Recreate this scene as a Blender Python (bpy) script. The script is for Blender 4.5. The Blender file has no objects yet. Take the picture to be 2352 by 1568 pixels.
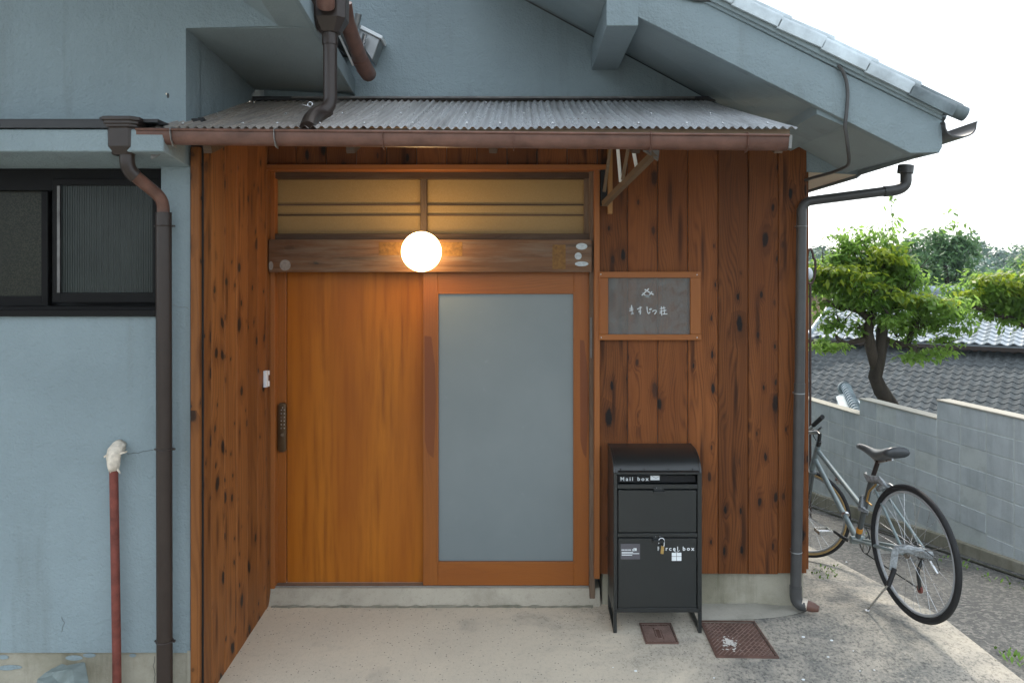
import bpy, bmesh, math, random
import numpy as np
from mathutils import Vector, Matrix
random.seed(7); rng = np.random.default_rng(7)
S = bpy.context.scene
COL = S.collection

# ------------------------------------------------------------------ camera, sky, sun, exposure
F, U0, V0, H = 1800.0, 1196.0, 640.0, 1.88          # focal length / vanishing point (photo read at 2352x1568), eye height
cam = bpy.data.cameras.new('camera'); camo = bpy.data.objects.new('camera', cam); COL.objects.link(camo)
camo.location = (0, 0, H); camo.rotation_euler = (math.radians(90), 0, 0)
cam.sensor_width = 36; cam.lens = 36 * F / 2352
cam.shift_x = -(U0 - 1176) / 2352; cam.shift_y = -(784 - V0) / 2352
cam.clip_start = 0.05; cam.clip_end = 2000
S.camera = camo
SUN_EL, SUN_AZ = math.radians(43), math.radians(83)   # azimuth from +X towards +Y
w = bpy.data.worlds.new('World'); S.world = w; w.use_nodes = True
wn = w.node_tree; wn.nodes.clear()
sky = wn.nodes.new('ShaderNodeTexSky'); sky.sky_type = 'NISHITA'; sky.sun_disc = False
sky.sun_elevation = SUN_EL; sky.sun_rotation = math.pi / 2 - SUN_AZ
sky.air_density = 1.0; sky.dust_density = 2.5; sky.ozone_density = 1.0; sky.altitude = 50
bg = wn.nodes.new('ShaderNodeBackground'); bg.inputs['Strength'].default_value = 0.12
hz = wn.nodes.new('ShaderNodeMixRGB'); hz.blend_type = 'MIX'; hz.inputs[0].default_value = 0.6
hz.inputs[2].default_value = (7.6, 8.2, 8.6, 1)      # thin even overcast veil
wo = wn.nodes.new('ShaderNodeOutputWorld')
wn.links.new(sky.outputs[0], hz.inputs[1]); wn.links.new(hz.outputs[0], bg.inputs['Color']); wn.links.new(bg.outputs[0], wo.inputs[0])
sl = bpy.data.lights.new('sun', 'SUN'); sl.energy = 1.25; sl.angle = math.radians(8.0); sl.color = (1, .93, .82)
so = bpy.data.objects.new('sun', sl); COL.objects.link(so)
sd = Vector((math.cos(SUN_EL) * math.cos(SUN_AZ), math.cos(SUN_EL) * math.sin(SUN_AZ), math.sin(SUN_EL)))
so.rotation_euler = sd.to_track_quat('Z', 'Y').to_euler(); so.location = (20, 12, 18)
S.view_settings.view_transform = 'Standard'; S.view_settings.look = 'None'
S.view_settings.exposure = 1.30; S.view_settings.gamma = 1.0; S.view_settings.use_curve_mapping = False
S.render.engine = 'CYCLES'
S.cycles.max_bounces = 8; S.cycles.transparent_max_bounces = 12

def P(u, v, Y):                                     # a photo pixel on the vertical plane at depth Y
    return Vector(((u - U0) * Y / F, Y, H - (v - V0) * Y / F))
def PX(u, Y): return (u - U0) * Y / F
def PZ(v, Y): return H - (v - V0) * Y / F

# ------------------------------------------------------------------ node helpers
class NT:
    def __init__(s, name):
        s.m = bpy.data.materials.new(name); s.m.use_nodes = True; s.t = s.m.node_tree; s.t.nodes.clear()
        s.out = s.t.nodes.new('ShaderNodeOutputMaterial')
        s.b = s.t.nodes.new('ShaderNodeBsdfPrincipled'); s.t.links.new(s.b.outputs[0], s.out.inputs[0])
    def n(s, typ, props=None, **ins):
        nd = s.t.nodes.new('ShaderNode' + typ)
        for k, v in (props or {}).items(): setattr(nd, k, v)
        for k, v in ins.items():
            key = int(k[1:]) if k[0] == 'i' and k[1:].isdigit() else k.replace('_', ' ')
            s.set(nd.inputs[key], v)
        return nd
    def set(s, sock, v):
        if hasattr(v, 'is_linked') or isinstance(v, bpy.types.NodeSocket): s.t.links.new(v, sock)
        elif isinstance(v, bpy.types.Node): s.t.links.new(v.outputs[0], sock)
        else:
            if isinstance(v, (tuple, list)) and len(v) == 3 and len(sock.default_value) == 4: v = (*v, 1)
            sock.default_value = v
    def math(s, op, a, b=0.0, c=None, clamp=False):
        nd = s.t.nodes.new('ShaderNodeMath'); nd.operation = op; nd.use_clamp = clamp
        s.set(nd.inputs[0], a); s.set(nd.inputs[1], b)
        if c is not None: s.set(nd.inputs[2], c)
        return nd.outputs[0]
    def mix(s, f, a, b, mode='MIX'):
        nd = s.t.nodes.new('ShaderNodeMixRGB'); nd.blend_type = mode
        s.set(nd.inputs[0], f); s.set(nd.inputs[1], a); s.set(nd.inputs[2], b); return nd.outputs[0]
    def rng(s, v, a, b, c=0.0, d=1.0):
        nd = s.t.nodes.new('ShaderNodeMapRange'); s.set(nd.inputs[0], v)
        for i, x in enumerate((a, b, c, d)): nd.inputs[i + 1].default_value = x
        return nd.outputs[0]
    def noise(s, vec, scale, detail=4, rough=.55, dist=0.0):
        nd = s.t.nodes.new('ShaderNodeTexNoise')
        if vec is not None: s.set(nd.inputs['Vector'], vec)
        nd.inputs['Scale'].default_value = scale; nd.inputs['Detail'].default_value = detail
        nd.inputs['Roughness'].default_value = rough; nd.inputs['Distortion'].default_value = dist
        return nd.outputs[0]
    def scale(s, vec, xyz):
        nd = s.t.nodes.new('ShaderNodeVectorMath'); nd.operation = 'MULTIPLY'; s.set(nd.inputs[0], vec)
        nd.inputs[1].default_value = xyz; return nd.outputs[0]
    def add(s, a, b):
        nd = s.t.nodes.new('ShaderNodeVectorMath'); nd.operation = 'ADD'; s.set(nd.inputs[0], a); s.set(nd.inputs[1], b); return nd.outputs[0]
    def pos(s): return s.n('NewGeometry').outputs['Position']
    def bump(s, h, strength=.3, dist=.01):
        nd = s.n('Bump', Strength=strength, Distance=dist, Height=h); s.set(s.b.inputs['Normal'], nd.outputs[0])
    def base(s, c, rough=.6, spec=.4, metal=0.0):
        s.set(s.b.inputs['Base Color'], c); s.set(s.b.inputs['Roughness'], rough)
        s.set(s.b.inputs['Specular IOR Level'], spec); s.set(s.b.inputs['Metallic'], metal); return s.m

M = {}
def stucco(name, c, vary=.06, bs=.35, dirt=.5):
    t = NT(name); p = t.pos()
    n1 = t.noise(p, 1.1, 5, .6); n2 = t.noise(p, 95, 3, .6); n3 = t.noise(p, 28, 3, .6)
    streak = t.noise(t.scale(p, (9, 9, .7)), 1, 4, .6)
    col = t.mix(t.rng(n1, .3, .7), tuple(x * (1 - vary * 1.6) for x in c), tuple(x * (1 + vary) for x in c))
    col = t.mix(t.math('MULTIPLY', t.rng(streak, .55, .78), dirt * .35), col, tuple(x * .7 for x in (c[0] * 1.06, c[1], c[2] * .94)))
    t.bump(t.math('ADD', t.math('MULTIPLY', n2, .8), t.math('MULTIPLY', n3, 1.3)), bs, .010)
    return t.base(col, .82, .25)
M['stucco'] = stucco('painted_stucco', (.245, .305, .328), .09, .6, 1.7)
M['stucco_dark'] = stucco('painted_soffit', (.27, .332, .352), .08, .3)
M['cream'] = stucco('cream_soffit', (.80, .70, .55), .05, .1)
M['beige_wall'] = stucco('beige_wall', (.55, .42, .28), .05, .2)

def wood(name, dark, mid, light, axis='Z', knots=.0, ring=.016, rough=.5, knotcol=(.014, .011, .010), wear=0.0, contrast=1.0, tone=.35, spec=.35, blotch=.5, kx=11.0, kz=4.2):
    t = NT(name)
    oc = t.n('TexCoord').outputs['Object']; rnd = t.n('ObjectInfo').outputs['Random']
    sx = t.n('SeparateXYZ', Vector=oc)
    x, y, z = sx.outputs
    if axis == 'Z': ac, al = t.math('ADD', x, y), z
    elif axis == 'X': ac, al = t.math('ADD', z, t.math('MULTIPLY', y, .7)), x
    else: ac, al = t.math('ADD', z, x), y
    r1 = t.math('MULTIPLY', rnd, 37.0); r2 = t.math('MULTIPLY', rnd, 91.0)
    acr = t.math('ADD', ac, r1); alr = t.math('ADD', al, r2)
    v2 = t.n('CombineXYZ', X=acr, Y=alr, Z=t.math('MULTIPLY', rnd, 13.0)).outputs[0]
    low = t.noise(t.scale(v2, (5.5, .75, 1)), 1, 2, .5)
    mid_n = t.noise(t.scale(v2, (26, 1.6, 1)), 1, 3, .6)
    fib = t.noise(t.scale(v2, (420, 9, 1)), 1, 3, .65)
    kn = None; bend = t.math('MULTIPLY', t.math('SUBTRACT', low, .5), .30)
    if knots > 0:
        vv = t.scale(t.add(v2, t.n('CombineXYZ', X=t.math('MULTIPLY', mid_n, .02), Y=t.math('MULTIPLY', low, .15)).outputs[0]), (kx, kz, 1))
        vo = t.n('TexVoronoi', {'voronoi_dimensions': '2D', 'feature': 'F1'}, Vector=vv, Scale=1.0, Randomness=.85)
        sep = t.n('SeparateColor', Color=vo.outputs['Color'])
        keep = t.rng(sep.outputs[0], 1 - knots, 1 - knots + .02)
        size = t.rng(t.math('POWER', sep.outputs[1], 2.6), 0, 1, .06, .24)
        keep = t.math('MULTIPLY', keep, t.rng(t.noise(t.scale(v2, (3.1, 1.3, 1)), 1, 1, .5), .40, .52))
        d = t.math('DIVIDE', vo.outputs['Distance'], size)
        d = t.math('ADD', d, t.math('MULTIPLY', t.math('SUBTRACT', t.noise(t.scale(v2, (90, 40, 1)), 1, 2, .6), .5), .7))
        kn = t.math('MULTIPLY', t.rng(d, 1.12, .72), keep)
        halo = t.math('MULTIPLY', t.rng(d, 3.4, .8), keep)
        bend = t.math('ADD', bend, t.math('MULTIPLY', halo, .022))
    ph = t.math('MULTIPLY', t.math('ADD', acr, bend), 2 * math.pi / ring)
    rings = t.math('MULTIPLY_ADD', t.math('SINE', ph), .5, .5)
    rings = t.math('POWER', rings, 1.8)
    rings = t.math('MULTIPLY', rings, t.rng(mid_n, .25, .75, .35, 1.0))
    f = t.math('ADD', t.math('MULTIPLY', rings, .5 * contrast), t.math('MULTIPLY', t.math('SUBTRACT', fib, .35), .55))
    f = t.math('ADD', f, t.math('MULTIPLY', t.math('SUBTRACT', mid_n, .5), .8 * blotch), clamp=True)
    c = t.mix(t.rng(f, 0, 1), light, dark)
    c = t.mix(t.rng(low, .28, .72, 0, .75), c, mid)
    if kn is not None:
        vs = t.n('TexVoronoi', {'voronoi_dimensions': '2D', 'feature': 'F1'}, Vector=t.scale(t.add(v2, t.n('CombineXYZ', X=t.math('MULTIPLY', mid_n, .03)).outputs[0]), (kx * 1.6, kz * .33, 1)), Scale=1.0, Randomness=1.0)
        ks = t.rng(t.n('SeparateColor', Color=vs.outputs['Color']).outputs[0], .62, .66)
        st = t.math('MULTIPLY', t.rng(t.math('ADD', vs.outputs['Distance'], t.math('MULTIPLY', fib, .25)), .42, .22), ks)
        c = t.mix(t.math('MULTIPLY', st, .75), c, dark)
        c = t.mix(t.math('MULTIPLY', halo, .45), c, dark)
        c = t.mix(kn, c, knotcol)
    if wear > 0:
        wv = t.noise(t.scale(v2, (22, 2.2, 1)), 1, 5, .7)
        c = t.mix(t.math('MULTIPLY', t.rng(wv, .45, .7), wear), c, (.24, .19, .14))
    tn = t.rng(t.math('FRACT', t.math('MULTIPLY', rnd, 7.31)), 0, 1, 1 - tone, 1 + tone * .6)
    c = t.mix(t.math('MULTIPLY', t.rng(t.math('FRACT', t.math('MULTIPLY', rnd, 3.77)), .5, 1, 0, 1), tone * .8), c, mid)
    c = t.mix(1.0, c, t.n('CombineXYZ', X=tn, Y=tn, Z=tn).outputs[0], 'MULTIPLY')
    t.bump(t.math('ADD', t.math('MULTIPLY', fib, .5), t.math('MULTIPLY', rings, .5)), .25, .0012)
    t.set(t.b.inputs['Roughness'], t.rng(fib, .2, .8, rough - .1, rough + .12))
    t.set(t.b.inputs['Base Color'], c); t.b.inputs['Specular IOR Level'].default_value = spec
    return t.m
M['board'] = wood('stained_cedar_board', (.034, .011, .005), (.150, .046, .013), (.25, .086, .024), 'Z', .66, .0145, .55, contrast=1.25, tone=.34, spec=.18, blotch=.9)
M['board_side'] = wood('stained_cedar_side_board', (.055, .019, .008), (.175, .063, .018), (.28, .110, .033), 'Z', .8, .030, .55, tone=.2, kx=9.0, kz=6.5, spec=.18)
M['door_v'] = wood('honey_door_panel', (.125, .030, .004), (.28, .076, .006), (.42, .138, .011), 'Z', 0, .075, .36, contrast=.35, tone=.04, blotch=2.2, spec=.22)
M['door_frame_v'] = wood('honey_door_stile', (.12, .032, .005), (.225, .064, .009), (.31, .100, .015), 'Z', 0, .02, .38, contrast=.5, tone=.08)
M['door_frame_x'] = wood('honey_door_rail', (.12, .032, .005), (.225, .064, .009), (.31, .100, .015), 'X', 0, .012, .38, contrast=.6, tone=.08)
M['door_dark'] = wood('dark_stained_door_patch', (.085, .023, .005), (.15, .040, .008), (.20, .055, .011), 'Z', 0, .02, .4, contrast=.3, tone=.02)
M['trim_v'] = wood('orange_trim_post', (.14, .042, .009), (.25, .080, .016), (.32, .112, .026), 'Z', 0, .015, .5, tone=.08, contrast=.5)
M['trim_x'] = wood('orange_trim_head', (.14, .042, .009), (.25, .080, .016), (.32, .112, .026), 'X', 0, .015, .5, tone=.08, contrast=.5)
M['beam'] = wood('weathered_beam', (.035, .015, .008), (.11, .048, .021), (.20, .098, .045), 'X', .10, .034, .62, wear=.5, contrast=.55, tone=.02, blotch=2.2)
M['old_x'] = wood('old_dark_rail', (.035, .020, .014), (.085, .048, .03), (.13, .08, .05), 'X', 0, .01, .65, wear=.3)
M['old_v'] = wood('old_dark_post', (.035, .020, .014), (.085, .048, .03), (.15, .10, .065), 'Z', 0, .01, .65, wear=.35)
M['bracket_wood'] = wood('bracket_wood', (.08, .055, .035), (.17, .12, .075), (.24, .17, .11), 'X', 0, .01, .7)
M['light_batten'] = wood('light_batten', (.30, .14, .045), (.46, .23, .08), (.55, .30, .11), 'Z', 0, .012, .55)
M['bark'] = wood('bark', (.012, .009, .007), (.035, .027, .02), (.075, .06, .045), 'Z', 0, .05, .95, wear=.15, blotch=1.5)

def simple(name, c, rough=.5, spec=.4, metal=0, vary=.12, nscale=14, bump=0.0, bs=80):
    t = NT(name); p = t.pos()
    n = t.noise(p, nscale, 4, .6)
    col = t.mix(t.rng(n, .3, .7), tuple(x * (1 - vary) for x in c), tuple(min(1, x * (1 + vary)) for x in c))
    if bump: t.bump(t.noise(p, bs, 3, .6), bump, .003)
    t.set(t.b.inputs['Roughness'], t.rng(t.noise(p, nscale * 3, 3), .3, .7, max(.03, rough - .025), rough + .025))
    t.set(t.b.inputs['Base Color'], col); t.b.inputs['Specular IOR Level'].default_value = spec; t.b.inputs['Metallic'].default_value = metal
    return t.m
M['dark_brown_pipe'] = simple('dark_brown_pipe', (.030, .020, .016), .34, .4)
M['red_brown_pipe'] = simple('red_brown_pipe', (.135, .066, .048), .38, .4, vary=.3)
M['grey_pipe'] = simple('grey_brown_pipe', (.06, .06, .06), .36, .4)
M['rust_red'] = simple('rust_red_pipe', (.165, .045, .033), .6, .3, vary=.3, nscale=25, bump=.3)
M['black_metal'] = simple('black_metal', (.010, .0125, .0130), .33, .5, vary=.1)
_b = [n for n in M['black_metal'].node_tree.nodes if n.type == 'BSDF_PRINCIPLED'][0]; _b.inputs['Coat Weight'].default_value = .35; _b.inputs['Coat Roughness'].default_value = .38
M['black_inside'] = simple('black_inside', (.012, .012, .013), .6, .3)
M['dark_alu'] = simple('dark_window_aluminium', (.006, .0055, .0055), .55, .15)
M['flashing'] = simple('dark_flashing', (.030, .030, .032), .5, .4)
M['flashing_light'] = simple('old_grey_flashing', (.16, .155, .15), .6, .3, vary=.3)
M['steel'] = simple('steel', (.55, .56, .57), .28, .5, 1.0)
M['dull_metal'] = simple('dull_metal', (.30, .31, .31), .42, .5, .8)
M['white_plastic'] = simple('white_plastic', (.72, .73, .76), .35, .5, vary=.03)
M['white_paint'] = simple('white_paint_print', (.74, .78, .80), .5, .4, vary=.03)
M['brass'] = simple('brass', (.55, .37, .14), .35, .5, .8)
M['bronze'] = simple('bronze_lock', (.085, .052, .026), .42, .5, .5)
M['tape'] = simple('peeling_white_tape', (.62, .55, .46), .8, .2, vary=.25, nscale=40, bump=.8, bs=60)
M['sticker'] = simple('pale_sticker', (.42, .47, .50), .6, .3, vary=.2, nscale=60)
M['sticker_grey'] = simple('grey_round_mark', (.25, .22, .20), .7, .3, vary=.2, nscale=60)
M['amber'] = simple('amber_residue', (.17, .085, .022), .6, .3, vary=.35, nscale=50)
M['grey_card'] = simple('grey_label', (.10, .095, .105), .6, .3, vary=.04)
M['rubber'] = simple('tyre_rubber', (.018, .018, .019), .65, .3)
M['rim'] = simple('grey_alloy_rim', (.30, .31, .32), .4, .5)
M['tan_wall'] = simple('tan_tyre_sidewall', (.42, .29, .13), .6, .3)
M['frame_paint'] = simple('grey_green_frame_paint', (.20, .25, .255), .38, .4, 0)
M['frame_paint_dark'] = simple('dark_frame_paint', (.085, .095, .095), .4, .4, 0)
M['saddle'] = simple('saddle_leatherette', (.05, .055, .06), .35, .5)
M['orange_sticker'] = simple('orange_reflector', (.65, .28, .03), .4, .4)
M['plastic_wrap'] = simple('crumpled_clear_wrap', (.28, .30, .31), .25, .5, vary=.4, nscale=50, bump=1.0, bs=50)
M['bumpy_iron'] = simple('brown_iron_cover', (.125, .072, .058), .5, .4, .05, vary=.25, nscale=9, bump=.25, bs=140)
M['worn_iron'] = simple('worn_iron_ribs', (.23, .16, .135), .5, .4, .05, vary=.3)
M['white_splash'] = simple('white_paint_splash', (.62, .60, .56), .8, .2, vary=.15)
M['weed'] = simple('weed_leaf', (.12, .22, .03), .5, .3, vary=.3)
M['rock'] = simple('grey_green_stone', (.20, .235, .225), .85, .2, vary=.2, bump=.5, bs=30)
M['street_iron'] = simple('brown_iron', (.06, .035, .028), .6, .3)
M['milk_glass'] = simple('milk_glass', (.55, .58, .62), .2, .5)

def concrete(name, c1, c2, speck=.5, patch=.55, dark=(.10, .10, .095), stone=False, big=.9, bumpd=.003, streak=0.0):
    t = NT(name); p = t.pos()
    n1 = t.noise(p, big, 6, .62, .3); n2 = t.noise(p, 6.5, 5, .65); n3 = t.noise(p, 60, 4, .7); n4 = t.noise(p, 150, 2, .6)
    c = t.mix(t.rng(n1, .36, .66), c1, c2)
    c = t.mix(t.math('MULTIPLY', t.rng(n2, .48, .66), patch), c, dark)
    c = t.mix(t.math('MULTIPLY', t.rng(n3, .56, .70), speck), c, tuple(x * .55 for x in dark))
    c = t.mix(t.math('MULTIPLY', t.rng(n4, .62, .72), speck * .7), c, (.55, .53, .50))
    if streak:
        sn_ = t.noise(t.scale(p, (11, 11, 1.1)), 1, 5, .65); c = t.mix(t.math('MULTIPLY', t.rng(sn_, .50, .70), streak), c, tuple(v * .8 for v in dark))
    t.bump(t.math('ADD', t.math('MULTIPLY', n3, .7), n4), .5, bumpd)
    return t.base(c, .88, .2)
M['plinth'] = concrete('plinth_concrete', (.25, .235, .175), (.38, .355, .29), .15, .35, (.14, .13, .085), big=1.8, streak=.5)
M['sill'] = concrete('sill_concrete', (.36, .33, .27), (.44, .41, .34), .25, .3, (.13, .12, .09), big=2)
M['slab_light'] = concrete('light_cement_patch', (.30, .29, .25), (.40, .38, .33), .12, .3, (.17, .17, .13), big=3)
M['wall_block'] = concrete('cement_block', (.46, .50, .515), (.56, .60, .61), .15, .3, (.34, .37, .375), big=2.6, streak=.35)
M['coping'] = concrete('pale_mortar_cap', (.42, .39, .33), (.5, .47, .4), .2, .2, (.25, .22, .17))
M['mortar'] = concrete('mortar_joint', (.52, .56, .55), (.60, .63, .61), .2, .3, (.25, .27, .26))
M['gutter_dirt'] = concrete('dark_wet_gutter', (.045, .045, .03), (.08, .08, .05), .4, .4, (.02, .02, .015))
M['gutter_dirt_light'] = concrete('grey_cement_fillet', (.17, .165, .13), (.26, .25, .20), .3, .5, (.09, .09, .06), big=5)
M['lower_ground'] = concrete('lower_garden_ground', (.07, .07, .05), (.12, .11, .08), .4, .4, (.04, .04, .03))

def block_tone():
    m = M['wall_block']; nt = m.node_tree; b = [n for n in nt.nodes if n.type == 'BSDF_PRINCIPLED'][0]
    src = b.inputs['Base Color'].links[0].from_socket
    oi = nt.nodes.new('ShaderNodeObjectInfo'); mr_ = nt.nodes.new('ShaderNodeMapRange'); mr_.inputs[3].default_value = .97; mr_.inputs[4].default_value = 1.03
    cx = nt.nodes.new('ShaderNodeCombineXYZ'); mx = nt.nodes.new('ShaderNodeMixRGB'); mx.blend_type = 'MULTIPLY'; mx.inputs[0].default_value = 1
    nt.links.new(oi.outputs['Random'], mr_.inputs[0])
    for i in range(3): nt.links.new(mr_.outputs[0], cx.inputs[i])
    nt.links.new(src, mx.inputs[1]); nt.links.new(cx.outputs[0], mx.inputs[2]); nt.links.new(mx.outputs[0], b.inputs['Base Color'])
block_tone()
def pad_material():
    t = NT('exposed_concrete'); p = t.pos(); sx = t.n('SeparateXYZ', Vector=p); x, y, z = sx.outputs
    n1 = t.noise(p, .9, 6, .65, .4); n2 = t.noise(p, 4.5, 6, .7); n3 = t.noise(t.scale(p, (1, .8, 1)), 60, 4, .75); n4 = t.noise(p, 150, 2, .65)
    # the porch is clean beige cement; outside rain-worn aggregate with grey lichen
    wet = t.math('ADD', t.rng(x, -1.2, 1.5), t.math('MULTIPLY', t.math('SUBTRACT', n1, .5), 1.7))
    wet = t.rng(wet, .50, .95)
    c = t.mix(t.rng(n1, .35, .65), (.60, .535, .43), (.50, .455, .375))
    grey = t.mix(t.rng(n2, .36, .64), (.175, .178, .165), (.42, .385, .325))
    c = t.mix(wet, c, grey)
    sp = t.rng(n3, .50, .64)
    c = t.mix(t.math('MULTIPLY', sp, t.rng(wet, 0, 1, .12, .75)), c, (.065, .066, .062))
    c = t.mix(t.math('MULTIPLY', t.rng(n3, .46, .36), t.rng(wet, 0, 1, .10, .55)), c, (.44, .39, .33))
    vo = t.n('TexVoronoi', {'feature': 'F1'}, Vector=p, Scale=70.0)
    pit = t.math('MULTIPLY', t.rng(vo.outputs['Distance'], .30, .18), t.rng(t.n('SeparateColor', Color=vo.outputs['Color']).outputs[0], .80, .84))
    c = t.mix(t.math('MULTIPLY', pit, .75), c, (.07, .07, .07))
    c = t.mix(t.math('MULTIPLY', t.rng(t.noise(p, 2.2, 4, .6), .60, .72), .35), c, (.16, .16, .155))
    t.bump(t.math('ADD', n3, n4), .55, .004)
    return t.base(c, .86, .25)
M['pad'] = pad_material()
def asphalt():
    t = NT('old_asphalt'); p = t.pos()
    n1 = t.noise(p, 1.2, 5, .6); n3 = t.noise(p, 75, 3, .8)
    vo = t.n('TexVoronoi', {'feature': 'F1'}, Vector=p, Scale=55.0)
    st = t.n('SeparateColor', Color=vo.outputs['Color']).outputs[0]
    c = t.mix(t.rng(n1, .35, .65), (.080, .082, .080), (.115, .115, .108))
    c = t.mix(t.math('MULTIPLY', t.rng(st, .45, .9), .7), c, (.23, .22, .20))
    c = t.mix(t.rng(n3, .52, .66, 0, .7), c, (.035, .035, .035))
    t.bump(t.math('ADD', n3, t.math('MULTIPLY', vo.outputs['Distance'], -1.0)), .7, .006)
    return t.base(c, .85, .25)
M['asphalt'] = asphalt()

def glass_door():
    t = NT('frosted_glass'); p = t.pos()
    n = t.noise(p, 2.0, 4, .6); n2 = t.noise(p, 18, 5, .7)
    c = t.mix(t.rng(n, .3, .7), (.145, .178, .190), (.172, .205, .216))
    c = t.mix(t.math('MULTIPLY', t.rng(n2, .62, .75), .25), c, (.34, .38, .38))
    t.b.inputs['Coat Weight'].default_value = .35; t.b.inputs['Coat Roughness'].default_value = .22
    return t.base(c, .30, .5)
M['frosted'] = glass_door()
def ribbed_glass(name, c):
    t = NT(name); p = t.pos(); x = t.n('SeparateXYZ', Vector=p).outputs[0]
    wv = t.math('SINE', t.math('MULTIPLY', x, 2 * math.pi / .011))
    t.bump(wv, .6, .003)
    return t.base(t.mix(t.rng(t.noise(p, 3, 4), .3, .7), c, tuple(v * 1.9 for v in c)), .30, .3)
M['ribbed'] = ribbed_glass('ribbed_dark_glass', (.016, .020, .018))
def mesh_glass():
    t = NT('net_behind_glass'); p = t.pos()
    n = t.noise(p, 160, 2, .6); n2 = t.noise(p, 3, 3)
    c = t.mix(t.rng(n, .4, .6), (.007, .008, .005), (.028, .029, .017)); c = t.mix(t.rng(n2, .3, .7, 0, .5), c, (.012, .012, .009))
    return t.base(c, .4, .25)
M['net_glass'] = mesh_glass()
def shoji():
    t = NT('warm_translucent_board'); p = t.pos()
    n = t.noise(t.scale(p, (160, 1, 160)), 1, 2, .6); n2 = t.noise(p, 1.4, 3)
    c = t.mix(t.rng(n, .3, .7), (.34, .225, .095), (.40, .275, .125)); c = t.mix(t.rng(n2, .3, .7, 0, .5), c, (.29, .20, .085))
    return t.base(c, .55, .3)
M['shoji'] = shoji()
def acrylic():
    t = NT('frosted_acrylic'); p = t.pos()
    n = t.noise(p, 9, 5, .7, 1.6); n2 = t.noise(p, 60, 4, .7, 2.5)
    f = t.math('ADD', t.rng(n, .35, .7, .20, .46), t.math('MULTIPLY', t.rng(n2, .5, .7), .22))
    t.base((.23, .235, .225), .5, .3)
    tr = t.n('BsdfTransparent', Color=(1, 1, 1, 1)); mx = t.n('MixShader', Fac=f)
    t.t.links.new(tr.outputs[0], mx.inputs[1]); t.t.links.new(t.b.outputs[0], mx.inputs[2]); t.t.links.new(mx.outputs[0], t.out.inputs[0])
    return t.m
M['acrylic'] = acrylic()
def poly_sheet():
    t = NT('smoky_polycarbonate'); p = t.pos(); sx = t.n('SeparateXYZ', Vector=p); x, y, z = sx.outputs
    n = t.noise(t.scale(p, (18, 1.5, 1)), 1, 5, .7); n2 = t.noise(p, 22, 4, .7)
    c = t.mix(t.rng(x, -1.3, -.1), (.46, .40, .35), (.52, .54, .56))
    c = t.mix(t.rng(n, .42, .72, 0, .8), c, (.20, .195, .195))
    c = t.mix(t.math('MULTIPLY', t.rng(n2, .60, .74), .7), c, (.50, .50, .50))
    t.base(c, .24, .6)
    t.set(t.b.inputs['Roughness'], t.rng(n, .3, .7, .16, .42))
    tr = t.n('BsdfTransparent', Color=(.62, .57, .52, 1)); mx = t.n('MixShader', Fac=.80)
    t.t.links.new(tr.outputs[0], mx.inputs[1]); t.t.links.new(t.b.outputs[0], mx.inputs[2]); t.t.links.new(mx.outputs[0], t.out.inputs[0])
    return t.m
M['poly'] = poly_sheet()
def tile_mat(name, c, rough, spec, vary=.25, tone=.3):
    t = NT(name); rnd = t.n('ObjectInfo').outputs['Random']; p = t.pos(); n = t.noise(p, 7, 5, .7)
    col = t.mix(t.rng(n, .35, .7), tuple(v * (1 - vary) for v in c), tuple(v * (1 + vary) for v in c))
    tn = t.rng(rnd, 0, 1, 1 - tone, 1 + tone); col = t.mix(1.0, col, t.n('CombineXYZ', X=tn, Y=tn, Z=tn).outputs[0], 'MULTIPLY')
    t.bump(t.noise(p, 40, 3, .6), .15, .003)
    return t.base(col, rough, spec)
M['verge_tile'] = tile_mat('grey_verge_tile', (.47, .53, .555), .5, .45, .22, .08)
M['verge_tile_dark'] = tile_mat('mossy_end_tile', (.13, .165, .175), .5, .45, .4, .05)
M['dark_tile'] = tile_mat('matt_grey_roof_tile', (.088, .095, .096), .85, .12, .25, .14)
M['shiny_tile'] = tile_mat('glazed_silver_roof_tile', (.26, .29, .31), .16, .7, .15, .10)
M['ridge_tile'] = tile_mat('grey_ridge_tile', (.27, .32, .35), .35, .5, .3, .12)
M['tin'] = simple('pale_tin_sheet', (.50, .56, .60), .35, .5, .3)

def leaf_mat(name, c1, c2, trans=.35):
    t = NT(name); p = t.pos(); n = t.noise(p, 2.6, 3, .6); n2 = t.noise(p, 30, 2, .6)
    c = t.mix(t.rng(n, .35, .65), c1, c2); c = t.mix(t.rng(n2, .3, .7, 0, .5), c, tuple(v * .6 for v in c1))
    t.base(c, .42, .4)
    tl = t.n('BsdfTranslucent', Color=t.mix(.5, c, tuple(min(1, v * 1.7) for v in c2)))
    mx = t.n('MixShader', Fac=trans); t.t.links.new(t.b.outputs[0], mx.inputs[1]); t.t.links.new(tl.outputs[0], mx.inputs[2]); t.t.links.new(mx.outputs[0], t.out.inputs[0])
    return t.m
M['leaf_green'] = leaf_mat('leaf_fresh_green', (.12, .23, .045), (.26, .40, .08), .65)
M['leaf_dark'] = leaf_mat('leaf_dark_green', (.09, .18, .08), (.17, .29, .12), .5)
M['leaf_yellow'] = leaf_mat('leaf_yellow_green', (.14, .22, .025), (.36, .42, .04), .55)
M['hill_leaf'] = leaf_mat('hill_foliage', (.07, .14, .10), (.12, .20, .13), .2)
M['hill_floor'] = simple('hill_undergrowth', (.035, .055, .03), .95, .1, vary=.4, nscale=.3)
def lamp_mat():
    t = NT('lit_globe'); em = t.n('Emission', Color=(1.0, .64, .27, 1), Strength=7.5); t.t.links.new(em.outputs[0], t.out.inputs[0]); return t.m
M['globe'] = lamp_mat()

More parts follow.
